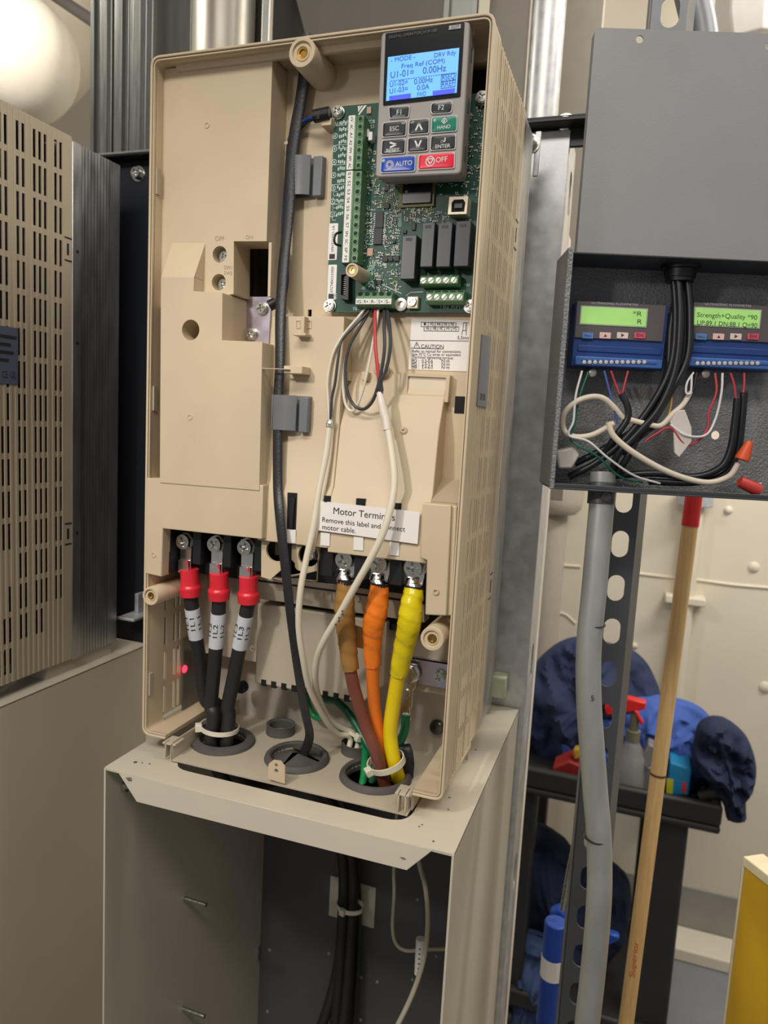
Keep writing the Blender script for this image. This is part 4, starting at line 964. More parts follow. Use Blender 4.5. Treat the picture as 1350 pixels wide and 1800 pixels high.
MB().prism(pp([(616, 1096), (645, 1106), (643, 1142), (613, 1134)], 0.034), FY(0.034), -0.0006, 0).build('tape_tail', mat('brown_cable_tape', (160, 118, 62)), mc)
motor_cable('orange_cable', (236, 122, 34), (244, 128, 34), [(668, 1029, 0.020), (664, 1062, 0.018), (657, 1095, 0.020), (655, 1130, 0.026), (655, 1190, 0.034), (660, 1255, 0.044), (672, 1315, 0.048)],
    [T_(g3.x + 0.008, 0.056, -0.022), T_(g3.x + 0.014, 0.08, -0.05), T_(g3.x + 0.02, 0.16, -0.09), T_(0.265, 0.275, -0.16)], (667, 992), 'orange motor cable, the middle one of the three at the motor terminals', (0.0084, 0.0106, 0.0074), 0.0064)
motor_cable('yellow_cable', (238, 208, 18), (226, 204, 20), [(728, 1035, 0.020), (723, 1068, 0.016), (718, 1105, 0.018), (709, 1145, 0.024), (697, 1205, 0.032), (686, 1285, 0.040), (693, 1340, 0.042)],
    [T_(g3.x + 0.024, 0.058, -0.022), T_(g3.x + 0.030, 0.084, -0.05), T_(g3.x + 0.034, 0.16, -0.09), T_(0.275, 0.28, -0.15)], (728, 998), 'yellow motor cable, nearest the right side wall of the drive', (0.0086, 0.0110, 0.0082), 0.0072)
tc_ = P(672, 1343, y=0.036)
tie('cable_tie', (tc_.x + 0.002, 0.042, tc_.z), (0.28, 0.30, -0.9), 0.0185, 0.0150, (1, 0.1, 0.32), 'white cable tie around the brown, orange and yellow motor cables', (-0.8, -0.8, -0.2), 0.0066, None)
MB().tube([P(712, 1368, y=0.06), P(714, 1340, y=0.06), P(710, 1318, y=0.062), P(701, 1312, y=0.066)], 0.0085, 14, flat=(1, 0.4), side=(1, 0, 0)).build('cable_end_cap', blackp, mc, smooth=True)

# ------------------------------------------------------------------ flat black control cable, blue wire, clips
g2 = G[1][0]
bk = mat('black_flat_cable', (40, 40, 42), 0.38, var=0.12, scale=160, bump=0.15, bscale=500)
fl = tag(MB().tube(pts([(536, 60, 0.035), (535, 130, 0.036), (528, 180, 0.036), (519, 230, 0.035), (512, 285, 0.034), (509, 345, 0.033), (505, 400, 0.030), (498, 470, 0.025), (493, 555, 0.018), (492, 640, 0.014), (489, 690, 0.013), (488, 760, 0.012), (488, 850, 0.008), (492, 910, 0.001), (500, 985, -0.001), (512, 1090, 0.004), (525, 1185, 0.018), (537, 1255, 0.032), (544, 1295, 0.04)]) + [T_(g2.x + 0.006, 0.050, TZ), T_(g2.x + 0.008, 0.06, -0.04), T_(g2.x + 0.004, 0.16, -0.10), T_(0.14, 0.275, -0.22), T_(0.156, 0.283, -0.40), T_(0.15, 0.27, -0.8)],
    [0.0062] * 6 + [0.0056] * 3 + [0.0050] * 16, 14, flat=(1, 0.34), side=(1, 0, 0)).build('flat_cable', bk, None, smooth=True), 'flat black control cable running down the middle of the open drive', 'cable')
bl = mat('blue_wire', (34, 66, 150), 0.4, var=0.04)
bw = thing('blue_wire', P(500, 330, y=0.036), 'thin blue wire with a black ferrite sleeve, left of the flat black cable', 'wire')
MB().tube(pts([(566, 203, 0.028), (548, 207, 0.031), (533, 214, 0.036), (514, 234, 0.04), (507, 252, 0.041), (504, 300, 0.041), (500, 350, 0.041), (497, 420, 0.038), (505, 480, 0.04), (500, 520, 0.04), (484, 536, 0.035)]), 0.0016, 8).build('conductor', bl, bw, smooth=True)
MB().tube(pts([(566, 206, 0.028), (548, 211, 0.032), (535, 219, 0.037), (520, 245, 0.041), (513, 300, 0.042)]), 0.0013, 8).build('conductor', cablek, bw, smooth=True)
a, b = P(552, 205, y=0.028), P(580, 199, y=0.028)
MB().tube([a, b], 0.0058, 18, smooth=0).build('ferrite_sleeve', blackp, bw, bevel=0.0006)
text('lettering', 'LLC', P(561, 208, y=0.0221), P(561, 196, y=0.0221), mat('faded_print', (92, 90, 90)), bw, up=(-1, 0, 0), squash=0.003)
MB().box(P(566, 210, y=0.03).x, P(584, 210, y=0.03).x, 0.028, YF, P(575, 222, y=0.03).z, P(575, 209, y=0.03).z).build('sleeve_hook', beige, drive, bevel=0.0006)
a, b = P(473, 538, y=0.030), P(487, 531, y=0.033)
MB().tube([a, b], 0.0052, 14, smooth=0).build('end_connector', blackp, bw, bevel=0.0006)
MB().box(P(500, 250, y=0.038).x, P(511, 250, y=0.038).x, 0.0375, 0.0385, P(500, 254, y=0.038).z, P(500, 249, y=0.038).z).build('wire_peg', beige, drive)
def clip(pxl, pxm, pxr, pyt, pyb, yb, label):
    """snap clip: an arched cover over the cable and a flat hinge strip beside it, extruded vertically"""
    q0, q1 = P(pxl, pyt, y=yb - 0.01), P(pxm, pyb, y=yb - 0.01); x2 = P(pxr, pyb, y=yb - 0.004).x
    z0, z1 = q1.z, q0.z; xa, xb = q0.x, P(pxm, pyt, y=yb - 0.01).x
    t = thing('cable_clip', (xa, yb, z0), label, 'cable clip', None)
    fr = frame((0, 0, z0), (1, 0, 0), (0, 1, 0)); w = xb - xa; n = 10
    out = [(xa + w * k / n, yb - 0.0075 - 0.0055 * math.sin(math.pi * (0.12 + 0.76 * k / n))) for k in range(n + 1)]
    inn = [(x, y + 0.0016) for x, y in out]
    MB().prism(out + inn[::-1], fr, 0, z1 - z0).build('cover', greyclip, t, bevel=0.0004, seg=1)
    MB().box(xa - 0.0005, x2, yb - 0.0018, yb, z0, z1).build('base', greyclip, t, bevel=0.0004, seg=1)
    MB().box(xb + 0.0022, x2, yb - 0.0085, yb - 0.0018, z0 - 0.001, z1 - 0.001).build('hinge_strip', greyclip, t, bevel=0.0008)
    MB().box(xa, xa + 0.0016, yb - 0.011, yb - 0.0018, z0, z1).build('lip', greyclip, t, bevel=0.0004, seg=1)
clip(502, 546, 568, 275, 342, YF - 0.0005, 'grey plastic cable clip on the flat cable, left of the green circuit board')
clip(478.5, 521.5, 543, 693.5, 758, 0.0215, 'grey plastic cable clip on the flat cable, left of the smooth beige slab')

# ------------------------------------------------------------------ signal cables with their thin wires
redw = mat('red_wire', (196, 60, 66), 0.4, var=0.03); whitew = mat('white_wire', (224, 216, 200), 0.4, var=0.03); greyw_ = mat('black_wire', (58, 60, 64), 0.42, var=0.04)
foil = mat('foil_shield', (214, 212, 210), 0.25, 1.0, var=0.1, scale=300, bump=0.5, bscale=900)
sg = g[1][0]
ca = thing('signal_cable', (sg.x, sg.y, TZ), 'cream signal cable stripped to a white and a black wire, nearer the flat cable', 'cable')
MB().tube(pts([(580, 744, 0.016), (573, 800, 0.012), (561, 860, 0.006), (550, 930, 0.000), (537, 990, -0.004), (528, 1040, -0.006), (525, 1100, -0.002), (533, 1160, 0.008), (545, 1213, 0.025), (573, 1267, 0.055), (594, 1290, 0.075)]) + [T_(sg.x - 0.007, sg.y - 0.002, 0.0), T_(sg.x - 0.005, sg.y, -0.03), T_(sg.x + 0.01, 0.2, -0.10), T_(0.24, 0.285, -0.17)], 0.0031, 12).build('jacket', creamc, ca, smooth=True)
MB().tube(pts([(583, 748, 0.018), (577, 810, 0.014), (566, 870, 0.008), (555, 930, 0.0045), (549, 968, 0.008)]), 0.0028, 10).build('jacket', creamc, ca, smooth=True)
MB().tube(pts([(580, 738, 0.016), (580.5, 744, 0.016), (579, 752, 0.0155)]), [0.0025, 0.0040, 0.0034], 9, smooth=3).build('foil_end', foil, ca, smooth=True)
MB().tube(pts([(548, 966, 0.008), (547, 978, 0.008), (545, 984, 0.008)]), [0.0026, 0.0036, 0.001], 9, smooth=3).build('foil_end', foil, ca, smooth=True)
def wire(parent, L, m, r=0.0013): return MB().tube(pts(L), r, 8).build('conductor', m, parent, smooth=True)
wire(ca, [(645, 538, 0.033), (631, 556, 0.028), (606, 586, 0.022), (586, 620, 0.019), (576, 668, 0.018), (577, 705, 0.017), (580, 742, 0.016)], whitew)
wire(ca, [(655, 538, 0.033), (640, 556, 0.026), (618, 578, 0.020), (600, 600, 0.017), (594, 632, 0.016), (589, 672, 0.016), (583, 702, 0.016), (580, 742, 0.016)], greyw_)
cb_ = thing('signal_cable', (sg.x + 0.006, sg.y, TZ), 'cream signal cable with a pale heat-shrink collar, crossing the motor terminals', 'cable')
MB().tube(pts([(682, 752, 0.008), (690, 805, 0.002), (693, 850, -0.003), (686, 895, -0.008), (672, 940, -0.011), (650, 985, -0.012), (620, 1038, -0.010), (597, 1080, -0.006), (573, 1120, 0.0), (558, 1155, 0.010), (554, 1195, 0.025), (563, 1235, 0.05), (585, 1270, 0.075)]) + [T_(sg.x + 0.000, sg.y + 0.003, 0.0), T_(sg.x + 0.002, sg.y + 0.004, -0.03), T_(sg.x + 0.02, 0.2, -0.10), T_(0.25, 0.285, -0.17)], 0.0034, 12).build('jacket', creamc, cb_, smooth=True)
MB().tube(pts([(667, 690, 0.012), (671, 707, 0.011), (676, 728, 0.010), (679, 738, 0.009), (681.5, 756, 0.0075)]), [0.0027, 0.0040, 0.0044, 0.0040, 0.0040], 14, smooth=5).build('heat_shrink', mat('pale_heat_shrink', (226, 212, 200), 0.4, var=0.02), cb_, smooth=True)
for k in range(5):
    q = P(602 - k * 3 + (k % 2) * 3, 1074 + k * 6, y=-0.0105 + k * 0.0006)
    MB().lathe([(0.0008, -0.003), (0.0008, 0.0012), (0.0001, 0.0014)], frame(q, (1, 0.3, 0), (0, 0.2, 1)), 8).build('ink_mark', ink, cb_)
wire(cb_, [(666, 537, 0.033), (661, 572, 0.026), (652, 622, 0.022), (644, 662, 0.020), (634, 698, 0.021), (621, 722, 0.022), (608, 712, 0.023), (603, 680, 0.024), (604, 650, 0.024), (610, 625, 0.025), (625, 590, 0.03), (652, 545, 0.033)], whitew)
wire(cb_, [(660.5, 538, 0.033), (659, 570, 0.024), (660, 610, 0.018), (664, 650, 0.014), (669, 690, 0.012)], redw, 0.0017)
wire(cb_, [(654, 539, 0.034), (636, 570, 0.026), (616, 605, 0.022), (607, 645, 0.021), (610, 685, 0.020), (622, 712, 0.020), (640, 719, 0.018), (655, 705, 0.014), (664, 680, 0.012), (668, 665, 0.012), (672, 688, 0.012)], greyw_, 0.0015)
wire(cb_, [(676, 538, 0.033), (675, 570, 0.022), (676, 610, 0.015), (671, 650, 0.012), (666, 676, 0.0118), (670, 692, 0.012)], greyw_, 0.0016)
wire(cb_, [(680, 538, 0.033), (685, 575, 0.020), (686, 612, 0.014), (678, 652, 0.011), (668, 672, 0.0106), (671, 692, 0.012)], greyw_, 0.0016)
tie('cable_tie', (sg.x - 0.002, sg.y, 0.006), (0.3, 0.1, 1), 0.0085, 0.006, (1, 0, 0), 'small white cable tie where the signal cables enter their grommet', (0.7, -0.7, 0), 0.004, None)

# ------------------------------------------------------------------ green earth wires and lug
gw = mat('green_earth_wire', (14, 92, 60), 0.35, var=0.05)
ew = thing('earth_wire', (g3.x, 0.07, TZ), 'green earth wire bolted up to a silver lug behind the yellow cable', 'wire')
MB().tube(pts([(714, 1256, 0.072), (711, 1285, 0.07), (702, 1304, 0.066), (688, 1314, 0.062)]) + [T_(g3.x + 0.006, 0.068, -0.004), T_(g3.x + 0.01, 0.064, -0.03), T_(g3.x + 0.01, 0.15, -0.09), T_(0.25, 0.29, -0.15)], 0.0046, 14).build('jacket', gw, ew, smooth=True)
lq = P(718, 1222, y=0.070)
MB().prism(pp([(704, 1162), (735, 1166), (732, 1208), (728, 1212), (726, 1242), (722, 1244), (724, 1268), (716, 1258), (704, 1262), (706, 1212), (702, 1208)], 0.0745), FY(0.0745), 0, 0.003).build('lug', steel, ew, bevel=0.0008)
MB().prism(rnd(pp([(711, 1210), (722, 1212), (721, 1225), (709, 1223)], 0.0715), 0.003), FY(0.0715), -0.001, 0.0016).build('lug_crimp', steel, ew, bevel=0.0006)
e2 = tag(MB().tube(pts([(548, 1150, 0.095), (556, 1205, 0.10), (570, 1227, 0.105), (590, 1232, 0.10), (608, 1248, 0.095), (622, 1268, 0.092), (640, 1300, 0.085), (655, 1330, 0.075)]) + [T_(g3.x - 0.006, 0.058, TZ), T_(g3.x - 0.006, 0.06, -0.05), T_(0.21, 0.28, -0.14)], 0.0042, 14).build('earth_wire', gw, None, smooth=True), 'green earth wire looping behind the cream signal cables', 'wire')
e3 = tag(MB().tube(pts([(530, 1150, 0.10), (536, 1220, 0.11), (550, 1256, 0.11), (574, 1264, 0.106), (596, 1280, 0.10), (615, 1292, 0.095), (640, 1312, 0.088)]) + [T_(g3.x - 0.014, 0.052, TZ), T_(g3.x - 0.014, 0.055, -0.05), T_(0.205, 0.28, -0.14)], 0.0040, 14).build('earth_wire', mat('bright_green_wire', (24, 140, 78), 0.35, var=0.05), None, smooth=True), 'short brighter green earth wire close to the tray, below the looping one', 'wire')

# ------------------------------------------------------------------ pale metal base cabinet below the drive, and its twin to the left
CZ = -0.0187
def cabinet(x0, x1, y0, y1, zb_, label, hole_=True, lip=True):
    t = thing('base_cabinet', ((x0 + x1) / 2, (y0 + y1) / 2, FLOOR_Z), label, 'cabinet')
    top = rnd(rect(x0, x1, y0, y1), 0.003)
    holes = [rnd(rect(x0 + 0.0580, x0 + 0.311, y0 + 0.029, y0 + 0.185), 0.022, 6)] if hole_ else []
    MB().plate(top, holes, FZ(CZ), -0.0022, 0).build('top_sheet', cabp, t, bevel=0.0009)
    MB().box(x1 - 0.002, x1, y0, y1, FLOOR_Z, CZ - 0.0004).build('side_panel', cabp, t, bevel=0.0007)
    MB().box(x0, x0 + 0.002, y0, y1, FLOOR_Z, CZ - 0.0004).build('side_panel', cabp, t, bevel=0.0007)
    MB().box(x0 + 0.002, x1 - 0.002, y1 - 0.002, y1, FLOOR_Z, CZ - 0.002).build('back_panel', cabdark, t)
    MB().box(x0 + 0.002, x1 - 0.002, y0, y1 - 0.002, FLOOR_Z, FLOOR_Z + 0.06).build('plinth', cabp, t)
    return t
CX0, CX1, CY0, CY1 = -0.0105, 0.352, -0.046, 0.304
cab = cabinet(CX0, CX1, CY0, CY1, FLOOR_Z, 'open pale metal base cabinet directly under the open beige drive')
lipp = [P(207, 1356, y=CY0), P(761, 1499.5, y=CY0), P(715, 1530.5, y=CY0 - 0.004), P(240, 1410, y=CY0 - 0.004)]
lx = [v.x for v in lipp]
LPt = [(lx[0], CY0 - 0.0008, CZ - 0.0002), (lx[1], CY0 - 0.0008, CZ - 0.0002), (lx[2], CY0 - 0.004, lipp[2].z), (lx[3], CY0 - 0.004, lipp[3].z)]
LPb = [(a, b + 0.0016, c) for a, b, c in LPt]
MB().add(LPt + LPb, [(3, 2, 1, 0), (4, 5, 6, 7), (0, 1, 5, 4), (1, 2, 6, 5), (2, 3, 7, 6), (3, 0, 4, 7)]).build('front_lip', cabp, cab, bevel=0.0005, seg=1)
scuff = mat('scuff_grey', (120, 112, 100), 0.7, var=0.3, scale=400)
for a, b, w_, h_ in ((226, 1370, 9, 5), (708, 1509, 8, 3)):
    q = P(a, b, y=CY0 - 0.0032); r = 0.0005
    pts_ = []
    for k in range(14):
        th = 2 * math.pi * k / 14; rr = 0.6 + 0.5 * noise.noise(Vector((math.cos(th) * 1.5 + a, math.sin(th) * 1.5, b)))
        pts_.append((q.x + w_ * r * math.cos(th) * rr, q.z + h_ * r * math.sin(th) * rr))
    MB().prism(pts_, FY(CY0 - 0.0022), -0.001, 0.0008 if a > 500 else 0.0006).build('scuff', scuff, cab)
stain = mat('dark_speck', (96, 86, 70), 0.8, var=0.2)
for a, b, r in ((238, 1340, 0.0022), (250, 1341, 0.001), (263, 1343, 0.0012), (296, 1295, 0.0012), (836, 1318, 0.0014), (742, 1450, 0.001), (737, 1453, 0.001), (762, 1479, 0.0012), (790, 1402, 0.0012), (788, 1423, 0.0011)):
    q = P(a, b, z=CZ); MB().prism(circ(q.x, q.y, r, 8), FZ(CZ), 0, 0.0002).build('speck', stain, cab)
bolt = P(217, 1381, x=CX0 + 0.002)
MB().lathe([(0.005, 0), (0.005, 0.006), (0.0028, 0.006), (0.0028, 0.016), (0.0003, 0.016)], frame(bolt, (0, 1, 0), (0, 0, 1)), 14).build('side_bolt', steel, cab, smooth=True)
for a, b in ((323, 1579), (216, 1756), (321, 1773), (140, 1700)):
    q = P(a, b, x=CX0 + 0.002)
    if 0 < q.y < CY1: MB().lathe([(0.0028, 0), (0.0028, 0.032), (0.0003, 0.0325)], frame(q, (0, 1, 0), (0, 0, 1)), 10).build('weld_stud', steel, cab, smooth=True)
q = P(456, 1672, y=CY1 - 0.003); MB().box(q.x - 0.001, q.x + 0.003, CY1 - 0.012, CY1 - 0.002, q.z - 0.011, q.z + 0.011).build('corner_tab', zinc, cab)
for a, b in ((734, 1581), (767, 1681), (725, 1722), (474, 1670), (578, 1676), (635, 1718), (634, 1793), (470, 1778), (663, 1726)):
    q = P(a, b, y=CY1 - 0.002); MB().lathe([(0.0026, 0), (0.002, 0.001), (0.0003, 0.0012)], frame(q, (1, 0, 0), (0, 0, 1)), 10).build('rivet', mat('rivet_grey', (150, 148, 144), 0.5), cab)
# cable-tie mount: square adhesive pad with an embossed cross
m0, m1 = P(581, 1539, y=CY1 - 0.004), P(657, 1632, y=CY1 - 0.004)
mt = tag(MB().box(m0.x, m1.x, CY1 - 0.0045, CY1 - 0.002, m1.z, m0.z).build('cable_tie_mount', mat('mount_white', (214, 206, 186), 0.5), None, bevel=0.0006), 'square white adhesive cable mount on the dark inner back of the open base cabinet', 'cable mount')
for s_ in (1, -1):
    c_ = ((m0.x + m1.x) / 2, (m0.z + m1.z) / 2)
    MB().add([(c_[0] - 0.03, CY1 - 0.0046, c_[1] - s_ * 0.032 - 0.0008), (c_[0] + 0.03, CY1 - 0.0046, c_[1] + s_ * 0.032 - 0.0008), (c_[0] + 0.03, CY1 - 0.0052, c_[1] + s_ * 0.032), (c_[0] - 0.03, CY1 - 0.0052, c_[1] - s_ * 0.032), (c_[0] - 0.03, CY1 - 0.0046, c_[1] - s_ * 0.032 + 0.0008), (c_[0] + 0.03, CY1 - 0.0046, c_[1] + s_ * 0.032 + 0.0008)], [(0, 1, 2, 3), (3, 2, 5, 4)]).build('embossed_rib', mat('mount_white', (214, 206, 186)), mt)
tq = P(613, 1592, y=0.262)
tie('cable_tie', (tq.x + 0.002, 0.262, tq.z), (0, 0, 1), 0.0185, 0.014, (1, 0, 0), 'white cable tie holding the black cables to the square mount', (-0.3, -1, 0), 0.006, None)
# cream cable hanging in the cabinet with a paper flag
hc_ = thing('signal_cable', P(740, 1640, y=0.2), 'cream cable hanging inside the open base cabinet with a white wire marker', 'cable')
MB().tube([T_(0.226, 0.24, -0.10)] + pts([(735, 1505, 0.21), (748, 1560, 0.2), (752, 1620, 0.19), (746, 1680, 0.18), (728, 1740, 0.17), (700, 1800, 0.16), (670, 1850, 0.155)]), 0.0032, 10).build('jacket', mat('cream_cable_dull', (196, 188, 166), 0.5), hc_, smooth=True)
MB().tube([T_(0.212, 0.25, -0.10)] + pts([(693, 1510, 0.22), (693, 1570, 0.22), (690, 1630, 0.22), (697, 1660, 0.22), (716, 1671, 0.22), (745, 1669, 0.22), (790, 1668, 0.23), (830, 1668, 0.24)]), 0.0024, 10).build('jacket', mat('cream_cable_dull', (196, 188, 166)), hc_, smooth=True)
a, b = P(740, 1650, y=0.186), P(735, 1712, y=0.182)
fg = MB().tube([a, (a + b) / 2, b], [0.0062, 0.0056, 0.0048], 14).build('wire_marker', paper, hc_, smooth=True)
for k in range(5): MB().box(-0.0012, 0.001, -0.0006, 0.0006, -0.0002, 0.0003, frame(a + (b - a) * (0.2 + 0.14 * k) + Vector((0.001, -0.0062 + 0.0002 * k, 0)), (1, 0, 0), (0, 0, 1))).build('ink_mark', ink, fg)

NX = -0.2319
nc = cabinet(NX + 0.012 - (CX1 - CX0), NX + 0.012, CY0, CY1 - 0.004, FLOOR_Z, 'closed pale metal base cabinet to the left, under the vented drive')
MB().box(NX + 0.012 - (CX1 - CX0), NX + 0.012, CY0 - 0.002, CY0, FLOOR_Z, CZ - 0.002).build('front_panel', cabp, nc)
MB().box(NX - 0.31, NX - 0.006, 0.115, 0.24, CZ, 0.004).build('plinth', graypaint, nc)
nd = thing('motor_drive', (NX - DW / 2, 0.1, 0.0), 'beige motor drive with its vented side towards us, cut off by the left edge', 'motor drive')
NO = -0.0145
def nskip(k, j): return (j in (3, 2) and k in (0, 1, 2, 4, 5)) or (j == 3 and k == 6) or (j in (10, 9, 8) and k < 6) or (j == 0 and k > 6) or (j == 1 and k > 12)
vn = vented('vented_side_wall', beige_n, nd, frame((NX, NO, 0), (0, 1, 0), (0, 0, 1)), 0.0, DD, range(17), nskip, z1=DH, z0=0.0)
MB().box(NX - DW, NX - 0.004, NO - 0.008, NO + 0.004, 0.0, DH).build('front_cover', beige_n, nd, bevel=0.003)
MB().box(NX - DW, NX - 0.004, NO + 0.004, NO + DD, DH - 0.004, DH).box(NX - DW, NX - DW + 0.004, NO + 0.004, NO + DD, 0.004, DH - 0.004).build('case', beige_n, nd)
MB().box(NX - DW + 0.01, NX - 0.03, NO + 0.01, NO + DD - 0.01, 0.01, DH - 0.01).build('dark_backing', mat('inside_shade', (46, 40, 34), 0.8, var=0), nd)  # added block, its dark colour stands for shade behind the slots
heatsink(nd, NX - DW + 0.004, NX, NO + DD, 0.0, DH - 0.004)
MB().box(NX - 0.0005, NX + 0.0012, NO + DD + 0.0005, NO + DD + 0.0165, -0.002, DH - 0.006).build('edge_strip', alum, nd, bevel=0.0006)
for zz in (P(136, 443, x=NX).z, P(138, 604, x=NX).z, P(133, 937, x=NX).z):
    MB().prism(circ(NO + DD + 0.009, zz, 0.0024, 12), FX(NX + 0.0012), 0, 0.0002).build('edge_hole', blackd, nd)
latch(nd, NX, NO + DD, P(125, 440, x=NX).z); latch(nd, NX, NO + DD, P(120, 938, x=NX).z)
q = [P(a, b, x=NX) for a, b in ((-30, 568), (31, 577), (31, 676), (-30, 672))]
nl = MB().prism([(v.y, v.z) for v in q], FX(NX), 0.0002, 0.0008).build('rating_label', mat('blue_grey_label', (92, 98, 116)), nd); nl['label'] = 'blue grey rating label on the vented side'
for k, (w_) in enumerate((0.9, 0.6, 0.75, 0.5)):
    q = P(-2, 590 + k * 14, x=NX + 0.0008); MB().box(NX + 0.0008, NX + 0.0009, q.y, q.y + 0.028 * w_, q.z - 0.002, q.z + 0.002).build('printed_line', ink, nl)
textpx_ = [P(4, 664, x=NX + 0.0009), P(28, 665, x=NX + 0.0009)]
text('lettering', 'CE  UL', textpx_[0], textpx_[1], ink, nl, lift=0.0002, squash=0.008)

tag(MB().box(NX + 0.0125, CX0 - 0.0005, 0.298, 0.3005, FLOOR_Z, CZ - 0.001).build('pale_backing', cabp, None), 'plain pale panel added between the two base cabinets, behind the vent slots', 'panel')  # added panel so the slots in the left wall look pale

# ------------------------------------------------------------------ mounting frame behind the drives
fm = mat('black_frame_steel', (40, 41, 44), 0.4, 0.3, var=0.08)
bp_ = mat('dark_backplate', (50, 53, 60), 0.35, 0.4, var=0.1, scale=10, aniso=(8, 1, 0.5))
tag(MB().box(-0.62, 0.285, 0.304, 0.309, -0.02, 0.688).build('backplate', bp_, None, bevel=0.001), 'dark metal backplate behind and between the two beige drives', 'plate')
rail = thing('frame_rail', (0, 0.3, 0.69), 'black steel angle rail running behind the tops of both drives', 'rail')
MB().box(-0.64, 0.52, 0.309, 0.314, 0.675, 0.712).box(-0.64, 0.52, 0.285, 0.309, 0.696, 0.701).build('angle', fm, rail, bevel=0.0012)
q = P(240, 304, y=0.300); screw('rail_bolt', (q.x, 0.304, q.z), 0.008, 0.008, steel, rail, hexed=True, washer=0.011)
gc = thing('steel_channel', (0.33, 0.34, FLOOR_Z), 'galvanised steel channel standing right of the open drive, behind the meter box', 'channel')
gx1_ = 0.3590
MB().box(0.296, gx1_, 0.306, 0.309, FLOOR_Z, 0.694).build('web', galv, gc, bevel=0.001)
hz_ = P(1003, 345, x=gx1_).z
MB().plate(rect(0.3095, 0.375, FLOOR_Z, 0.690), [slot(0.345, hz_, 0.02, 0.052)] + [slot(0.345, hz_ - 0.30 * k, 0.02, 0.052) for k in range(1, 5)], FX(gx1_), -0.003, 0).build('flange', galv, gc, bevel=0.0008, seg=1)
MB().plate(rnd([(0.334, 0.690), (0.366, 0.690), (0.366, 0.714), (0.336, 0.714)], 0.006), [], FY(0.3165), -0.0025, 0).build('top_tab', galv, gc, bevel=0.0006)
q = P(975, 227, y=0.308); MB().lathe([(0.013, 0), (0.013, 0.002), (0.0085, 0.002), (0.0085, 0.006), (0.0003, 0.0075)], frame((0.351, 0.3140, 0.702), (1, 0, 0), (0, 0, 1)), 20).build('channel_bolt', steel, gc, smooth=True)
ea = P(931, 254, y=0.262)
MB().box(0.325, ea.x + 0.012, 0.262, 0.265, ea.z - 0.035, ea.z + 0.014).build('mounting_ear', galv, drive, bevel=0.0008)
MB().lathe([(0.011, 0), (0.011, 0.002), (0.008, 0.002), (0.008, 0.005), (0.0045, 0.008), (0.0003, 0.0085)], frame((ea.x + 0.001, 0.262, ea.z), (1, 0, 0), (0, 0, 1)), 20).build('ear_bolt', steel, drive, smooth=True)
q0, q1 = P(864, 1186, y=0.285), P(888, 1228, y=0.285)
blk = tag(MB().box(q0.x, q1.x, 0.28, 0.303, q1.z, q0.z).build('corner_block', mat('pale_green_plastic', (176, 180, 150), 0.5), None, bevel=0.0025), 'small pale green plastic block at the back corner of the base cabinet', 'block')
q = P(223, 1085, y=0.26); MB().box(q.x - 0.014, q.x + 0.016, 0.255, 0.303, q.z - 0.004, q.z).box(q.x - 0.006, q.x, 0.285, 0.303, q.z, q.z + 0.03).build('foot_bracket', galv, nd, bevel=0.0008)

# ------------------------------------------------------------------ steelwork and pipes behind, above the drives
def vpost(name, pxa, pxb, pyr, y, dep, z0, z1, m, label, cat, parent=None, bevel=0.002):
    a, b = P(pxa, pyr, y=y), P(pxb, pyr, y=y)
    o = MB().box(a.x, b.x, y, y + dep, z0, z1).build(name, m, parent, bevel=bevel)
    return tag(o, label, cat) if label else o
zT = 1.55
y_ = 0.40; us = [P(a, 140, y=y_).x for a in (161, 167, 173, 180, 191, 197, 202, 208, 219, 224, 230, 237, 250, 256, 263)]
hs = [0.004, -0.006, 0.0, 0.006, 0.002, -0.008, 0.003, 0.008, -0.002, -0.010, 0.004, 0.007, 0.0, -0.006]
cor = tag(MB().cells(us, [0.3, zT], [[v] for v in hs], FY(y_), -0.016).build('ribbed_column', galv_d, None, bevel=0.002), 'ribbed galvanised column behind the gap between the two drives', 'column')
vpost('sheet_panel', 266, 336, 60, 0.45, 0.004, 0.4, zT, mat('green_grey_sheet', (112, 112, 104), 0.45, 0.5, var=0.12, scale=12, aniso=(6, 6, .6)), 'flat grey-green sheet between the ribbed column and the round duct', 'panel')
dc = P(385, 40, y=0.56); dr = (P(432, 40, y=0.56).x - P(338, 40, y=0.56).x) / 2
dm = mat('dull_duct_metal', (150, 145, 135), 0.42, 0.7, var=0.06, scale=10)
tag(MB().lathe([(dr, 0.35), (dr, zT)], frame((dc.x, 0.56 + dr * 0.3, 0), (1, 0, 0), (0, 1, 0)), 40).build('round_duct', dm, None, smooth=True), 'smooth round grey metal duct above the left half of the open drive', 'duct')
vpost('thin_angle', 459, 474, 40, 0.52, 0.012, 0.4, zT, mat('bright_angle', (206, 204, 196), 0.35, 0.6, var=0.05), 'thin bright metal angle standing right of the round duct', 'angle')
dkp = mat('dark_panel', (66, 62, 56), 0.6, var=0.05)
vpost('dark_board_shadow', 432, 536, 40, 0.62, 0.01, 0.55, zT, dkp, 'dark board behind the thin bright angle, doubling as shadow on the wall', 'board')  # left part of the board stands for shadow on the wall
gs = mat('grey_sheet', (104, 99, 92), 0.5, 0.2, var=0.05, scale=6)
a0, a1, a2, a3 = P(505, -60, y=0.55), P(784, -60, y=0.55), P(778, 60, y=0.55), P(536, 60, y=0.55)
k_ = (a0.x - a3.x) / (a0.z - a3.z)
tag(MB().prism([(a3.x, a3.z), (a3.x, 0.4), (a2.x, 0.4), (a2.x, zT), (a3.x + k_ * (zT - a3.z), zT)], FY(0.55), -0.004, 0).build('sloping_sheet', gs, None, bevel=0.001), 'grey sheet metal cover with a slanted left edge above the keypad', 'panel')
st2 = thing('strut_post', (P(808, 20, y=0.5).x, 0.5, 0.35), 'galvanised strut post just left of the cream gap above the drive', 'post')
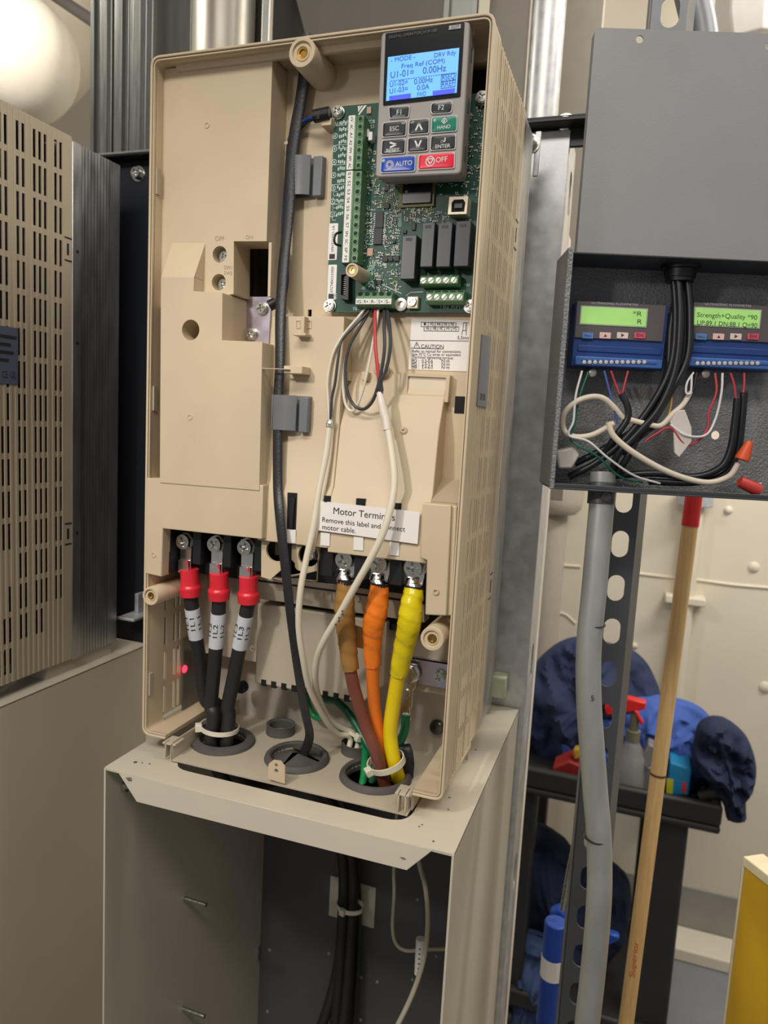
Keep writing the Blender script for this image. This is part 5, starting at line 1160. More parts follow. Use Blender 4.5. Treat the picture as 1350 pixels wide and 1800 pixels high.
vpost('web', 780, 838, 15, 0.50, 0.003, 0.35, zT, galv_d, None, None, st2, 0.0008)
for a, b in ((780, 789), (829, 838)): vpost('lip', a, b, 15, 0.488, 0.012, 0.35, zT, galv_d, None, None, st2, 0.0008)
bs = mat('brown_grey_sheet', (134, 126, 116), 0.5, 0.1, var=0.04)
vpost('sheet_panel', 857, 929, 60, 0.56, 0.004, 0.4, zT, bs, 'plain brownish grey sheet above the right corner of the open drive', 'panel')
c_ = P(955, 100, y=0.50); r_ = (P(988, 100, y=0.50).x - P(928, 100, y=0.50).x) / 2
tag(MB().lathe([(r_, 0.5), (r_, zT)], frame((c_.x, 0.52, 0), (1, 0, 0), (0, 1, 0)), 28).build('conduit_pipe', galv, None, smooth=True), 'upright galvanised conduit above the channel, right of the open drive', 'conduit')
pale = mat('pale_column_paint', (186, 176, 160), 0.5, var=0.04)
vpost('pale_board', 984, 1058, 60, 0.9, 0.02, 0.2, zT + 0.2, pale, 'pale painted board between the upright conduit and the meter box lid', 'board')
# white square post low down, grey pipe on the wall behind it
a, b = P(948, 860, y=0.40), P(964, 860, y=0.40)
wp = mat('worn_white_paint', (220, 212, 200), 0.6, var=0.12, scale=20, aniso=(3, 3, .5))
tag(MB().box(a.x, b.x, 0.40, 0.43, FLOOR_Z, 0.60).build('white_post', wp, None, bevel=0.003), 'narrow white painted post beside the galvanised channel, below the meter box', 'post')
gp = thing('wall_pipe', P(966, 1200, y=1.7), 'fat grey pipe with a coupling on the far wall, behind the white post', 'pipe')
c_ = P(965, 980, y=1.85); MB().lathe([(0.045, FLOOR_Z), (0.045, 0.9)], frame((c_.x, 1.92, 0), (1, 0, 0), (0, 1, 0)), 20).build('barrel', pale, gp, smooth=True)
z_ = P(980, 905, y=1.85).z; MB().lathe([(0.060, z_), (0.078, z_ + 0.02), (0.082, z_ + 0.05), (0.082, 0.6), (0.05, 0.62)], frame((c_.x + 0.01, 1.90, 0), (1, 0, 0), (0, 1, 0)), 24).build('coupling', pale, gp, smooth=True)
# insulated pipes top left
iw = mat('beam_lit_jacket', (232, 224, 208), 0.6, var=0.05, scale=14, bump=0.25, bscale=60, aniso=(1, 1, 1))  # whiter jacket and rounded end stand for a torch spot on the pipe
ax_ = Vector((-0.93, -0.1, 0.36)).normalized(); e_ = P(38, 108, y=0.95); rp = 0.152
fr = frame(e_, ax_.cross(Vector((0, 1, 0))), Vector((0, 1, 0)) - ax_ * ax_.y)
if (fr.to_3x3() @ Vector((0, 0, 1))).dot(ax_) < 0: fr = frame(e_, -ax_.cross(Vector((0, 1, 0))), Vector((0, 1, 0)) - ax_ * ax_.y)
prof = [(0.0005, -0.13)] + [(rp * math.sin(math.radians(a)), -0.13 * math.cos(math.radians(a))) for a in range(10, 91, 10)] + [(rp, 0.004), (rp + 0.0035, 0.005), (rp + 0.0035, 0.05), (rp, 0.056), (rp, 0.15), (rp + 0.003, 0.152), (rp + 0.003, 0.2), (rp, 0.204), (rp, 0.9), (0.001, 0.9)]
pipe = tag(MB().lathe(prof, fr, 48).build('insulated_pipe', iw, None, smooth=True), 'white jacketed pipe above the left drive, its rounded end standing for a torch spot', 'pipe')
iw2 = mat('beige_pipe_jacket', (206, 196, 178), 0.65, var=0.05, scale=10, bump=0.2, bscale=50)
c2 = P(60, 60, y=1.35)
prof = [(0.0005, -0.17)] + [(0.235 * math.sin(math.radians(a)), -0.17 * math.cos(math.radians(a))) for a in range(10, 91, 10)] + [(0.235, 1.2), (0.001, 1.2)]
fr2 = fr.copy(); fr2.translation = c2
tag(MB().lathe(prof, fr2, 48).build('insulated_pipe', iw2, None, smooth=True), 'larger beige jacketed pipe behind the white rounded end that stands for a torch spot', 'pipe')
vpost('dark_beam', -60, 163, -6, 1.2, 0.05, 0, 1, dkp, None, None).name = 'dark_beam'
db_ = bpy.data.objects['dark_beam']; bpy.data.objects.remove(db_)
p0, p1 = P(78, -20, y=0.95), P(190, 55, y=0.95)
tag(MB().tube([p0 + (p0 - p1) * 1.2, p1 + (p1 - p0) * 1.0], 0.014, 12, smooth=0).build('dark_bracket', dkp, None), 'dark sloping bar behind the ribbed column, over the white pipe', 'bar')

# ------------------------------------------------------------------ meter box on the right, lid swung up
TH = math.radians(17); BU = Vector((math.cos(TH), math.sin(TH), 0)); BW = Vector((math.sin(TH), -math.cos(TH), 0)); BO = P(1003, 442, d=0.70)
BF = frame(BO, BU, (0, 0, 1))
def PB(px, py, w=0.0):
    """photograph pixel to (u, v) on a plane parallel to the box front, w in front of it"""
    o = BO + BW * w; r = ray(px, py); q = CAM_LOC + r * ((o - CAM_LOC).dot(BW) / r.dot(BW)) - BO
    return (q.dot(BU), q.z)
def pb(L, w=0.0): return [PB(a, b, w) for a, b in L]
def bw(u, v, w): return BO + BU * u + Vector((0, 0, 1)) * v + BW * w
boxm = mat('textured_grey_enamel', (132, 134, 137), 0.18, 0.0, var=0.08, scale=30, bump=1.0, bscale=420)
lidm = mat('matte_grey_enamel', (146, 146, 148), 0.45, 0.0, var=0.04, scale=12, bump=0.08, bscale=700)
BD, BWD = 0.058, 0.30
vb = PB(970, 856)[1]
mbx = thing('meter_box', bw(BWD / 2, vb, -BD / 2), 'dark grey steel box standing open with two flow meters and a tangle of wires', 'enclosure')
MB().plate(rect(0.0, BWD, vb, 0.0), [circ(*PB(1258, 765, -BD), 0.0046, 16), circ(*PB(1336, 853, -BD), 0.003, 12)], BF, -BD - 0.002, -BD).build('back_wall', boxm, mbx)
MB().box(-0.0022, 0.0, vb, 0.004, -BD, 0.0, BF).box(-0.0022, 0.003, vb - 0.002, 0.004, -0.0025, 0.0005, BF).build('side_wall', boxm, mbx, bevel=0.001)
MB().box(BWD, BWD + 0.002, vb, 0.0, -BD, 0.0, BF).build('side_wall', boxm, mbx)
boxd = mat('shaded_enamel', (62, 64, 68), 0.4, 0.1, var=0.06)  # box enamel darkened to carry the shade of its roof and floor
MB().box(0, BWD, -0.0018, 0.0, -BD, 0.0, BF).build('top_wall', boxd, mbx, bevel=0.0006)
MB().box(0, BWD, vb - 0.002, vb, -BD, 0.0, BF).box(0, BWD, vb, vb + 0.004, -0.0015, 0.0, BF).build('bottom_wall', boxd, mbx, bevel=0.0006)
lw = -0.036
lp = pb([(1042, 48), (1420, 65), (1420, 440), (1018, 440)], lw); lv = 0.0006
uL = (lp[0][0] + lp[3][0]) / 2
lidp = rnd([(uL, lv), (uL, lp[0][1]), (BWD, lp[0][1]), (BWD, lv)], 0.004)
MB().plate(lidp, [circ(*PB(1124.5, 69, lw), 0.0036, 18), circ(*PB(1351, 82, lw), 0.0034, 16)], BF, lw - 0.0016, lw).build('lid', lidm, mbx, bevel=0.0005, seg=1)
MB().box(uL, uL + 0.0016, lv + 0.003, lp[0][1] - 0.004, lw - 0.012, lw - 0.0016, BF).build('lid_flange', lidm, mbx)
# cable gland in the roof
gq = PB(1196, 476, -0.03)
MB().lathe([(0.019, 0), (0.019, 0.004), (0.015, 0.0045), (0.015, 0.012), (0.0135, 0.012), (0.0135, 0.016), (0.001, 0.016)], frame(bw(gq[0], -0.0018, -0.03), BU, BW), 24).build('cable_gland', blackp, mbx, smooth=True)
# flow meters
mblue = mat('meter_blue', (34, 66, 128), 0.4, var=0.04); mbl2 = mat('meter_blue_light', (64, 100, 168), 0.4, var=0.04); mface = mat('meter_face_grey', (92, 86, 88), 0.45, var=0.03)
lcd = mat('green_backlight', (150, 196, 110), 0.3, emit=0.5, var=0.06, scale=30)
lcdink = mat('lcd_ink', (40, 76, 50), 0.5, var=0)
def meter(dx, ytop, label, lines, x0, sc):
    """x0: pixel of the left edge; all faces lie on planes parallel to the box front"""
    wf = -0.026
    t = thing('flow_meter', bw(*PB(x0 + 75, 650, -BD), -BD), label, 'flow meter')
    X = lambda a: x0 + a
    def quad(a0, b0, a1, b1, w): u0, v0 = PB(X(a0), ytop + b0, w); u1, v1 = PB(X(a1), ytop + b1, w); return u0, u1, min(v0, v1), max(v0, v1)
    u0, u1, v0, v1 = quad(0, 0, 152, 122, wf)
    MB().box(u0, u1, v0, v1, -BD + 0.006, wf - 0.002, BF).build('housing', mblue, t, bevel=0.0012)
    a = quad(1, 0, 151, 72, wf); MB().box(*a, wf - 0.003, wf, BF).build('face_plate', mface, t, bevel=0.0006)
    b = quad(2, 76, 150, 96, wf); MB().box(*b, wf - 0.004, wf - 0.001, BF).build('lower_cover', mblue, t, bevel=0.001)
    c = quad(-2, 96, 150, 120, wf + 0.004); MB().box(*c, wf - 0.004, wf + 0.004, BF).build('terminal_ledge', mbl2, t, bevel=0.0012)
    gr = quad(8, 103, 140, 112, wf + 0.004); led_ = MB().box(*gr, wf + 0.004, wf + 0.0044, BF).build('terminal_groove', mblue, t)
    for k in range(12):
        q = PB(X(13 + k * 9.6), ytop + 107.5, wf + 0.0046); MB().lathe([(0.0021, 0), (0.0019, 0.0008), (0.0003, 0.001)], frame(bw(*q, wf + 0.0044), BU, (0, 0, 1)), 10).build('terminal_screw', mat('screw_silver', (226, 220, 208)), led_)
    fr_ = quad(7, 8, 122, 47, wf); MB().box(*fr_, wf, wf + 0.0006, BF).build('screen_frame', mat('screen_frame', (176, 186, 170), 0.4), t)
    s = quad(9, 10, 120, 45, wf); sc_ = MB().box(*s, wf + 0.0006, wf + 0.0009, BF).build('screen', lcd, t)
    for (s_, a0, a1, bb) in lines:
        p0, p1 = PB(X(a0), ytop + bb, wf + 0.0009), PB(X(a1), ytop + bb, wf + 0.0009)
        text('lettering', s_, bw(p0[0], p0[1], wf + 0.0009), bw(p1[0], p0[1], wf + 0.0009), lcdink, sc_, squash=0.0046)
    p0, p1 = PB(X(26), ytop + 5, wf), PB(X(108), ytop + 5, wf)
    text('lettering', 'ULTRASONIC FLOWMETER', bw(*p0, wf), bw(p1[0], p0[1], wf), mat('pale_meter_print', (190, 188, 190), 0.5, var=0), t, squash=0.0021)
    for k, (cm, sy) in enumerate(((mat('key_blue', (86, 132, 190), 0.4), 'Menu'), (mat('key_pink', (232, 190, 184), 0.4), '\u25b2'), (mat('key_pale', (226, 208, 200), 0.4), '\u25b6'), (mat('key_red', (214, 84, 110), 0.4), 'Ent'))):
        kq_ = quad(9.5 + k * 30.5, 55, 28.5 + k * 30.5, 67, wf); kb_ = MB().box(*kq_, wf, wf + 0.0012, BF).build('key', cm, t, bevel=0.0005)
        w_ = kq_[1] - kq_[0]
        text('lettering', sy, bw(kq_[0] + w_ * (0.2 if k in (0, 3) else 0.36), (kq_[2] + kq_[3]) / 2 - 0.0012, wf + 0.0012), bw(kq_[1] - w_ * (0.2 if k in (0, 3) else 0.36), (kq_[2] + kq_[3]) / 2 - 0.0012, wf + 0.0012), mat('key_print', (90, 60, 66), 0.5, var=0), kb_)
    q = PB(X(28), ytop + 126, -0.034); MB().lathe([(0.0042, -0.02), (0.0042, 0), (0.003, 0.001), (0.0003, 0.0012)], frame(bw(*q, -0.034), BU, (0, 0, 1)), 16).build('mounting_screw', mat('screw_silver', (226, 220, 208)), t, smooth=True)
    return t
meter(0, 529, 'left flow meter, its green display washed out by glare', [('*R', 98, 114, 26), ('R', 106, 114, 40)], 1014, 1)
meter(0, 531, 'right flow meter, its green display reading Strength and Quality', [('Strength+Quality *90', 12, 118, 26), ('UP:89.1 DN:88.1 Q=90', 12, 118, 40)], 1213, 1)
# cables and wires in the box
def bt(L): return [bw(*PB(a, b, w), w) for a, b, w in L]
bc = mat('box_cable_black', (30, 31, 35), 0.35, var=0.06)
runs = [[(1184, 484, -0.028), (1188, 560, -0.024), (1180, 640, -0.02), (1150, 705, -0.018), (1100, 770, -0.02), (1050, 812, -0.03), (1000, 838, -0.04)],
        [(1192, 484, -0.024), (1196, 560, -0.018), (1188, 645, -0.014), (1160, 715, -0.012), (1118, 765, -0.014), (1085, 800, -0.02), (1075, 835, -0.03)],
        [(1200, 484, -0.032), (1205, 560, -0.028), (1198, 640, -0.024), (1165, 710, -0.022), (1120, 752, -0.024), (1060, 790, -0.034), (1010, 815, -0.042)],
        [(1208, 484, -0.026), (1213, 550, -0.022), (1208, 630, -0.018), (1172, 700, -0.016), (1138, 752, -0.018), (1098, 778, -0.026), (1040, 800, -0.038)],
        [(1196, 484, -0.036), (1180, 570, -0.03), (1172, 660, -0.026), (1135, 735, -0.022), (1105, 800, -0.02), (1085, 830, -0.03)]]
for r_ in runs:
    tag(MB().tube(bt(r_), 0.0036, 10).build('box_cable', bc, None, smooth=True), 'black cable dropping from the gland in the meter box roof', 'cable', 'black cables in the meter box')
def bcable(name, L, r, m, label, cat='cable', kids=()):
    t = tag(MB().tube(bt(L), r, 10).build(name, m, None, smooth=True), label, cat)
    return t
crm = mat('cream_box_cable', (206, 194, 176), 0.5, var=0.04)
bcable('box_cable', [(1096, 735, -0.02), (1060, 700, -0.018), (1022, 702, -0.018), (994, 724, -0.02), (990, 752, -0.024), (1006, 767, -0.02), (1040, 765, -0.016), (1080, 744, -0.012)], 0.0030, crm, 'thick cream cable coiled under the left flow meter')
bcable('box_cable', [(1069, 742, -0.012), (1080, 768, -0.01), (1120, 800, -0.008), (1180, 832, -0.008), (1240, 848, -0.010), (1280, 838, -0.012), (1298, 815, -0.012)], 0.0030, crm, 'thick cream cable sweeping across the box bottom to the orange wire nut')
bcable('box_cable', [(1108, 738, -0.016), (1140, 746, -0.014), (1162, 748, -0.014), (1182, 728, -0.016), (1200, 712, -0.02), (1214, 690, -0.024)], 0.0028, crm, 'short cream cable under the gap between the two flow meters')
ww = mat('box_wire_white', (206, 204, 204), 0.4); rw = mat('box_wire_red', (176, 52, 66), 0.4); gw2 = mat('box_wire_green', (20, 96, 78), 0.4); uw = mat('box_wire_blue', (60, 84, 150), 0.4); yw = mat('box_wire_yellow', (190, 150, 70), 0.4)
bcable('thin_wire', [(1023, 652, -0.024), (1012, 695, -0.018), (1008, 740, -0.015), (1000, 765, -0.014), (1034, 776, -0.012), (1070, 806, -0.012), (1115, 836, -0.014), (1160, 850, -0.02)], 0.0012, ww, 'thin white wire from the left end of the left flow meter', 'wire')
bcable('thin_wire', [(1034, 654, -0.026), (1018, 700, -0.022), (1010, 745, -0.02), (1005, 775, -0.018), (1050, 802, -0.014), (1090, 838, -0.02), (1130, 848, -0.03)], 0.0011, gw2, 'thin green wire running to the box bottom from the left flow meter', 'wire')
bcable('thin_wire', [(1062, 652, -0.024), (1072, 690, -0.02), (1080, 720, -0.018), (1086, 745, -0.018)], 0.0011, uw, 'thin blue wire under the left flow meter', 'wire')
bcable('thin_wire', [(1074, 652, -0.024), (1083, 678, -0.022), (1092, 700, -0.02)], 0.0011, rw, 'upright thin red wire under the left flow meter, beside the leaning one', 'wire')
bcable('thin_wire', [(1104, 652, -0.024), (1098, 675, -0.022), (1092, 700, -0.02)], 0.0011, rw, 'thin red wire leaning left under the left flow meter', 'wire')
bcable('box_cable', [(1092, 692, -0.02), (1103, 715, -0.018), (1102, 738, -0.018), (1080, 770, -0.02), (1060, 800, -0.03)], 0.0034, bc, 'short thick black cable under the left flow meter')
bcable('thin_wire', [(1178, 684, -0.02), (1180, 705, -0.018), (1176, 728, -0.018)], 0.0011, yw, 'thin yellow wire beside the black cables', 'wire')
bcable('thin_wire', [(1219, 655, -0.024), (1208, 672, -0.02), (1206, 690, -0.018), (1214, 690, -0.018), (1216, 660, -0.022)], 0.0011, ww, 'looped white wire under the left end of the right flow meter', 'wire')
bcable('thin_wire', [(1225, 655, -0.026), (1214, 698, -0.022), (1190, 725, -0.02), (1140, 760, -0.018), (1095, 800, -0.02)], 0.0012, bc, 'thin black wire under the left end of the right flow meter', 'wire')
bcable('thin_wire', [(1257, 656, -0.024), (1259, 690, -0.02), (1246, 725, -0.018), (1243, 755, -0.016), (1220, 780, -0.014), (1200, 778, -0.012), (1178, 752, -0.012), (1150, 765, -0.014), (1135, 775, -0.016)], 0.0012, rw, 'long red wire hanging from the right flow meter', 'wire')
bcable('thin_wire', [(1270, 656, -0.024), (1268, 690, -0.02), (1258, 735, -0.016), (1240, 765, -0.012), (1205, 765, -0.010), (1178, 746, -0.012)], 0.0012, ww, 'long white wire hanging from the right flow meter', 'wire')
bcable('thin_wire', [(1284, 656, -0.024), (1290, 675, -0.022), (1294, 705, -0.02)], 0.0011, rw, 'short red wire under the right flow meter, over the black pair', 'wire')
bcable('thin_wire', [(1308, 656, -0.024), (1308, 675, -0.022), (1306, 695, -0.02)], 0.0011, rw, 'short red wire at the right end of the right flow meter', 'wire')
bcable('box_cable', [(1296, 700, -0.02), (1292, 740, -0.02), (1284, 790, -0.02), (1266, 822, -0.022), (1220, 838, -0.03), (1150, 832, -0.036), (1080, 836, -0.042)], 0.0036, bc, 'black cable curving to the box bottom, left one of the pair at the right')
bcable('box_cable', [(1308, 690, -0.022), (1304, 740, -0.022), (1296, 795, -0.024), (1272, 834, -0.028), (1220, 848, -0.034), (1140, 846, -0.04)], 0.0036, bc, 'black cable curving to the box bottom, right one of the pair at the right')
ins = pb([(1192, 722), (1204, 720), (1216, 752), (1216, 776), (1194, 804), (1186, 796), (1184, 752), (1178, 742)], -0.011)
tag(MB().prism(ins, BF, -0.014, -0.011).build('paper_flag', mat('paper_flag', (206, 198, 190), 0.6), None, bevel=0.0006), 'crumpled white paper flag among the wires between the meters', 'paper flag')
pl_ = pb([(978, 793), (1012, 785), (1020, 800), (1006, 824), (982, 824)], -0.022)
tag(MB().prism(pl_, BF, -0.04, -0.022).build('wire_plug', mat('plug_cream', (196, 188, 180), 0.5), None, bevel=0.002), 'cream plastic plug lying in the lower left corner of the meter box', 'plug')
def nut(a, b, w, r0, r1, col, label, nm):
    p, q = bw(*PB(*a, w), w), bw(*PB(*b, w), w); d = q - p
    n = 16; mb = MB(); fr = frame(p, d.cross(BW), BW - d.normalized() * BW.dot(d.normalized()))
    if (fr.to_3x3() @ Vector((0, 0, 1))).dot(d) < 0: fr = frame(p, -d.cross(BW), BW - d.normalized() * BW.dot(d.normalized()))
    L = d.length
    return tag(MB().lathe([(r1 * 0.7, 0.0), (r1, 0), (r1 * 1.02, L * 0.1), (r0 * 1.15, L * 0.85), (r0, L), (0.0004, L)], fr, 12).build(nm, col, None, smooth=True), label, 'wire nut')
orm = mat('orange_nut', (216, 84, 40), 0.45, var=0.05); rdm = mat('red_nut', (186, 58, 48), 0.45, var=0.05)
nut((1304, 808), (1318, 776), -0.008, 0.0036, 0.0070, orm, 'orange cone wire nut standing up at the lower right of the meter box', 'wire_nut')
nut((1334, 862), (1300, 846), -0.010, 0.0050, 0.0066, rdm, 'red wire nut lying on the meter box bottom', 'wire_nut')

# ------------------------------------------------------------------ slotted strut, bent conduit, below and above the box
stm = mat('strut_grey', (92, 94, 98), 0.4, 0.5, var=0.1, scale=20)
sth = math.radians(7); SUv = Vector((math.cos(sth), math.sin(sth), 0)); SWv = Vector((math.sin(sth), -math.cos(sth), 0))
SO = P(1063, 885, d=0.84); SF = frame((SO.x, SO.y, 0), SUv, (0, 0, 1))
def PS(px, py): r = ray(px, py); q = CAM_LOC + r * ((SO - CAM_LOC).dot(SWv) / r.dot(SWv)); return ((q - SO).dot(SUv), q.z)
sw = PS(1124, 885)[0]; zc0 = PS(1098, 878)[1]; zp = (PS(1098, 878)[1] - PS(1068, 1185)[1]) / 4; uc = (PS(1098, 878)[0] + PS(1068, 1185)[0]) / 2
strut = thing('slotted_strut', (SO.x, SO.y, FLOOR_Z), 'tall grey slotted steel strut with a row of oval holes, behind the meter box', 'strut')
mb = MB(); zt = FLOOR_Z; k = int((zc0 - FLOOR_Z) / zp)
while zc0 - zp * k < 1.2:          # one length of web per slot
    c_ = zc0 - zp * k; mb.plate(rect(0, sw, zt, c_ + zp / 2), [slot(uc, c_, 0.0188, 0.0310)], SF, -0.0025, 0); zt = c_ + zp / 2; k -= 1
mb.build('web', stm, strut)
RF = frame(SF @ Vector((sw, 0, 0)), (SUv * 0.42 - SWv).normalized(), (0, 0, 1))
MB().box(0, 0.03, FLOOR_Z, 1.25, -0.0025, 0, RF).build('flange', stm, strut, bevel=0.0006, seg=1)
LF = frame(SF @ Vector((0, 0, 0)), -SWv, (0, 0, 1)); MB().box(0, 0.03, FLOOR_Z, 1.25, 0, 0.0025, LF).build('flange', stm, strut, bevel=0.0006, seg=1)
cnd = mat('conduit_grey', (158, 160, 158), 0.42, 0.4, var=0.1, scale=16, aniso=(4, 4, 1))
cth = thing('bent_conduit', P(1036, 1800, d=0.75), 'grey steel conduit with two gentle bends in front of the slotted strut', 'conduit')
pthc = [(1060, 830, 0.755), (1058, 880, 0.755), (1051, 960, 0.755), (1043, 1050, 0.755), (1036, 1120, 0.755), (1034, 1180, 0.755), (1036, 1250, 0.755), (1041, 1320, 0.755), (1047, 1400, 0.758), (1052, 1460, 0.758), (1054, 1520, 0.76), (1053, 1580, 0.76), (1048, 1650, 0.765), (1040, 1730, 0.77), (1030, 1820, 0.775), (1018, 1950, 0.78)]
MB().tube([P(a, b, d=d_) for a, b, d_ in pthc], 0.0128, 20).build('tube', cnd, cth, smooth=True)
a, b = P(1059, 848, d=0.755), P(1056.5, 886, d=0.755)
MB().tube([a, b], 0.0140, 20, smooth=0).build('coupling', stm, cth, bevel=0.0005)
q = P(1066, 872, d=0.739); MB().lathe([(0.006, -0.004), (0.006, 0.001), (0.0045, 0.0025), (0.0003, 0.003)], frame(q, (1, 0, 0), (0, 0, 1)), 12).build('set_screw', stm, cth)
for a, b in ((1042, 1097), (1048, 1472)):
    p = P(a, b, d=0.755 if b < 1200 else 0.758); MB().tube([p + Vector((0, 0, 0.0006)), p - Vector((0, 0, 0.0006))], 0.01295, 20, smooth=0).build('scribe_ring', mat('dark_steel', (110, 108, 104)), cth)
text('lettering', '5', P(1038.5, 1232, d=0.7415), P(1044, 1232, d=0.7415), ink, cth, squash=0.006)
tag(MB().tube([P(a, b, d=0.95) for a, b in ((1206, -60), (1216, -10), (1228, 40), (1234, 90), (1232, 160), (1226, 230), (1215, 330))], 0.0215, 20).build('conduit_pipe', mat('dark_conduit', (118, 120, 124), 0.4, 0.6, var=0.1), None, smooth=True), 'fat grey conduit curving down behind the raised lid of the meter box', 'conduit')

# painted pipe with clamps and a fitting on the far wall
wpipe = thing('wall_pipe', P(1190, 1600, y=1.95), 'thin cream pipe painted like the far wall, behind the broom handle', 'pipe')
a, b = P(1216, 900, y=1.96), P(1186, 1260, y=1.96); xm = (a.x + b.x) / 2
MB().lathe([(0.030, -0.9), (0.030, P(1216, 880, y=1.96).z)], frame((xm, 1.965, 0), (1, 0, 0), (0, 1, 0)), 20).build('barrel', wallm, wpipe, smooth=True)
z_ = P(1205, 1056, y=1.94).z; MB().box(xm - 0.062, xm + 0.062, 1.93, 2.0, z_ - 0.013, z_ + 0.013).build('clamp', wallm, wpipe, bevel=0.004)
z_ = P(1220, 880, y=1.94).z; MB().prism(circ(xm, 1.96, 0.055, 6), FZ(z_), -0.02, 0.04).build('fitting', mat('fitting_grey', (176, 180, 186), 0.5), wpipe, bevel=0.004)
MB().box(P(1290, -60, y=1.7).x, P(1298, -60, y=1.7).x + 0.03, 1.7, 1.74, P(1300, 160, y=1.7).z, 2.4).build('x', wallm).name = 'trim_2'
struct(bpy.data.objects['trim_2'])
q = P(1340, 8, y=1.5); tag(MB().lathe([(0.09, -0.1), (0.11, -0.04), (0.11, 0.05), (0.05, 0.1), (0.05, 0.5)], frame(q, (1, 0, 0), (0, 1, 0)), 8).build('white_fixture', white, None, bevel=0.006), 'white faceted fixture in the top right corner above the lid', 'fixture')

# ------------------------------------------------------------------ broom handle
wood = mat('broom_wood', (212, 174, 118), 0.45, var=0.14, scale=30, aniso=(8, 8, 0.5))
brm = thing('broom_handle', P(1098, 1830, d=1.10), 'long wooden broom handle with a red top, leaning beside the slotted strut', 'broom')
p0, p1 = P(1223, 846, d=1.02), P(1094, 1850, d=1.10)
MB().tube([p0, p1, p1 + (p1 - p0) * 0.35], 0.0108, 18, smooth=0).build('handle', wood, brm, smooth=True)
MB().tube([p0 + (p0 - p1) * 0.02, p0 + (p1 - p0) * 0.073], 0.0116, 18, smooth=0).build('red_cap', mat('red_cap', (206, 36, 40), 0.4, var=0.05), brm, smooth=True)
ax = (p1 - p0).normalized(); ck = p0 + (p1 - p0) * 0.79; vw = (CAM_LOC - ck); vw = (vw - ax * vw.dot(ax)).normalized()
text('lettering', 'Superior', ck + vw * 0.011 + ax * 0.052 + ax.cross(vw) * -0.003, ck + vw * 0.011 - ax * 0.004 + ax.cross(vw) * -0.003, mat('red_print', (196, 80, 50), 0.5), brm, up=vw.cross(-ax), squash=0.0075)
MB().tube([p0 + (p1 - p0) * 0.492, p0 + (p1 - p0) * 0.496], 0.0112, 16, smooth=0).build('scorch_ring', mat('dark_scorch', (90, 66, 44), 0.7), brm)
bf = p1 + (p1 - p0) * 0.35
MB().box(bf.x - 0.15, bf.x + 0.15, bf.y - 0.03, bf.y + 0.03, bf.z - 0.05, bf.z + 0.01).build('broom_head', wood, brm, bevel=0.01)

# ------------------------------------------------------------------ utility cart with work clothes and things
cartm = mat('cart_black', (44, 43, 44), 0.55, var=0.15, scale=12)
CYF = 1.28
a, b = P(880, 1362, y=CYF), P(1278, 1418, y=CYF); zt_ = P(1150, 1395, y=CYF).z; ch = 0.075
cx0, cx1 = a.x, P(1272, 1418, y=CYF).x
cart = thing('utility_cart', ((cx0 + cx1) / 2, CYF + 0.25, FLOOR_Z), 'black plastic utility cart piled with work clothes, behind the broom handle', 'cart')
MB().box(cx0, cx1, CYF, CYF + 0.45, zt_ - ch, zt_ - ch + 0.02).box(cx0, cx1, CYF, CYF + 0.025, zt_ - ch + 0.02, zt_).box(cx0, cx1, CYF + 0.425, CYF + 0.45, zt_ - ch + 0.02, zt_).box(cx0, cx0 + 0.025, CYF + 0.025, CYF + 0.425, zt_ - ch + 0.02, zt_).box(cx1 - 0.025, cx1, CYF + 0.025, CYF + 0.425, zt_ - ch + 0.02, zt_).build('top_tray', cartm, cart, bevel=0.008)
l0, l1 = P(1132, 1500, y=CYF + 0.02).x, P(1206, 1500, y=CYF + 0.02).x
for (xa, xb) in ((l0, l1), (cx0 + 0.03, cx0 + 0.10)):
    for ya in (CYF + 0.02, CYF + 0.36):
        MB().box(xa, xb, ya, ya + 0.07, FLOOR_Z + 0.12, zt_ - ch).build('leg', cartm, cart, bevel=0.008)
        MB().lathe([(0.05, -0.02), (0.055, -0.012), (0.055, 0.012), (0.05, 0.02)], frame(((xa + xb) / 2, ya + 0.035, FLOOR_Z + 0.055), (0, 1, 0), (0, 0, 1)), 20).box(-0.02, 0.02, 0.02, 0.066, -0.024, 0.024, frame(((xa + xb) / 2, ya + 0.035, FLOOR_Z + 0.055), (0, 1, 0), (0, 0, 1))).build('caster', blackp, cart, bevel=0.002)
MB().box(cx0, l1, CYF, CYF + 0.45, FLOOR_Z + 0.14, FLOOR_Z + 0.19).build('lower_tray', cartm, cart, bevel=0.008)
MB().tube([T_(cx1 - 0.05, CYF + 0.05, zt_ - 0.01), T_(cx1 + 0.03, CYF + 0.06, zt_ + 0.035), T_(cx1 + 0.045, CYF + 0.22, zt_ + 0.045), T_(cx1 + 0.03, CYF + 0.38, zt_ + 0.035), T_(cx1 - 0.05, CYF + 0.40, zt_ - 0.01)], 0.016, 12).build('handle', cartm, cart, smooth=True)
def inside(p, poly):
    c = False; n = len(poly)
    for i in range(n):
        (x1, y1), (x2, y2) = poly[i - 1], poly[i]
        if (y1 > p[1]) != (y2 > p[1]) and p[0] < (x2 - x1) * (p[1] - y1) / (y2 - y1) + x1: c = not c
    return c
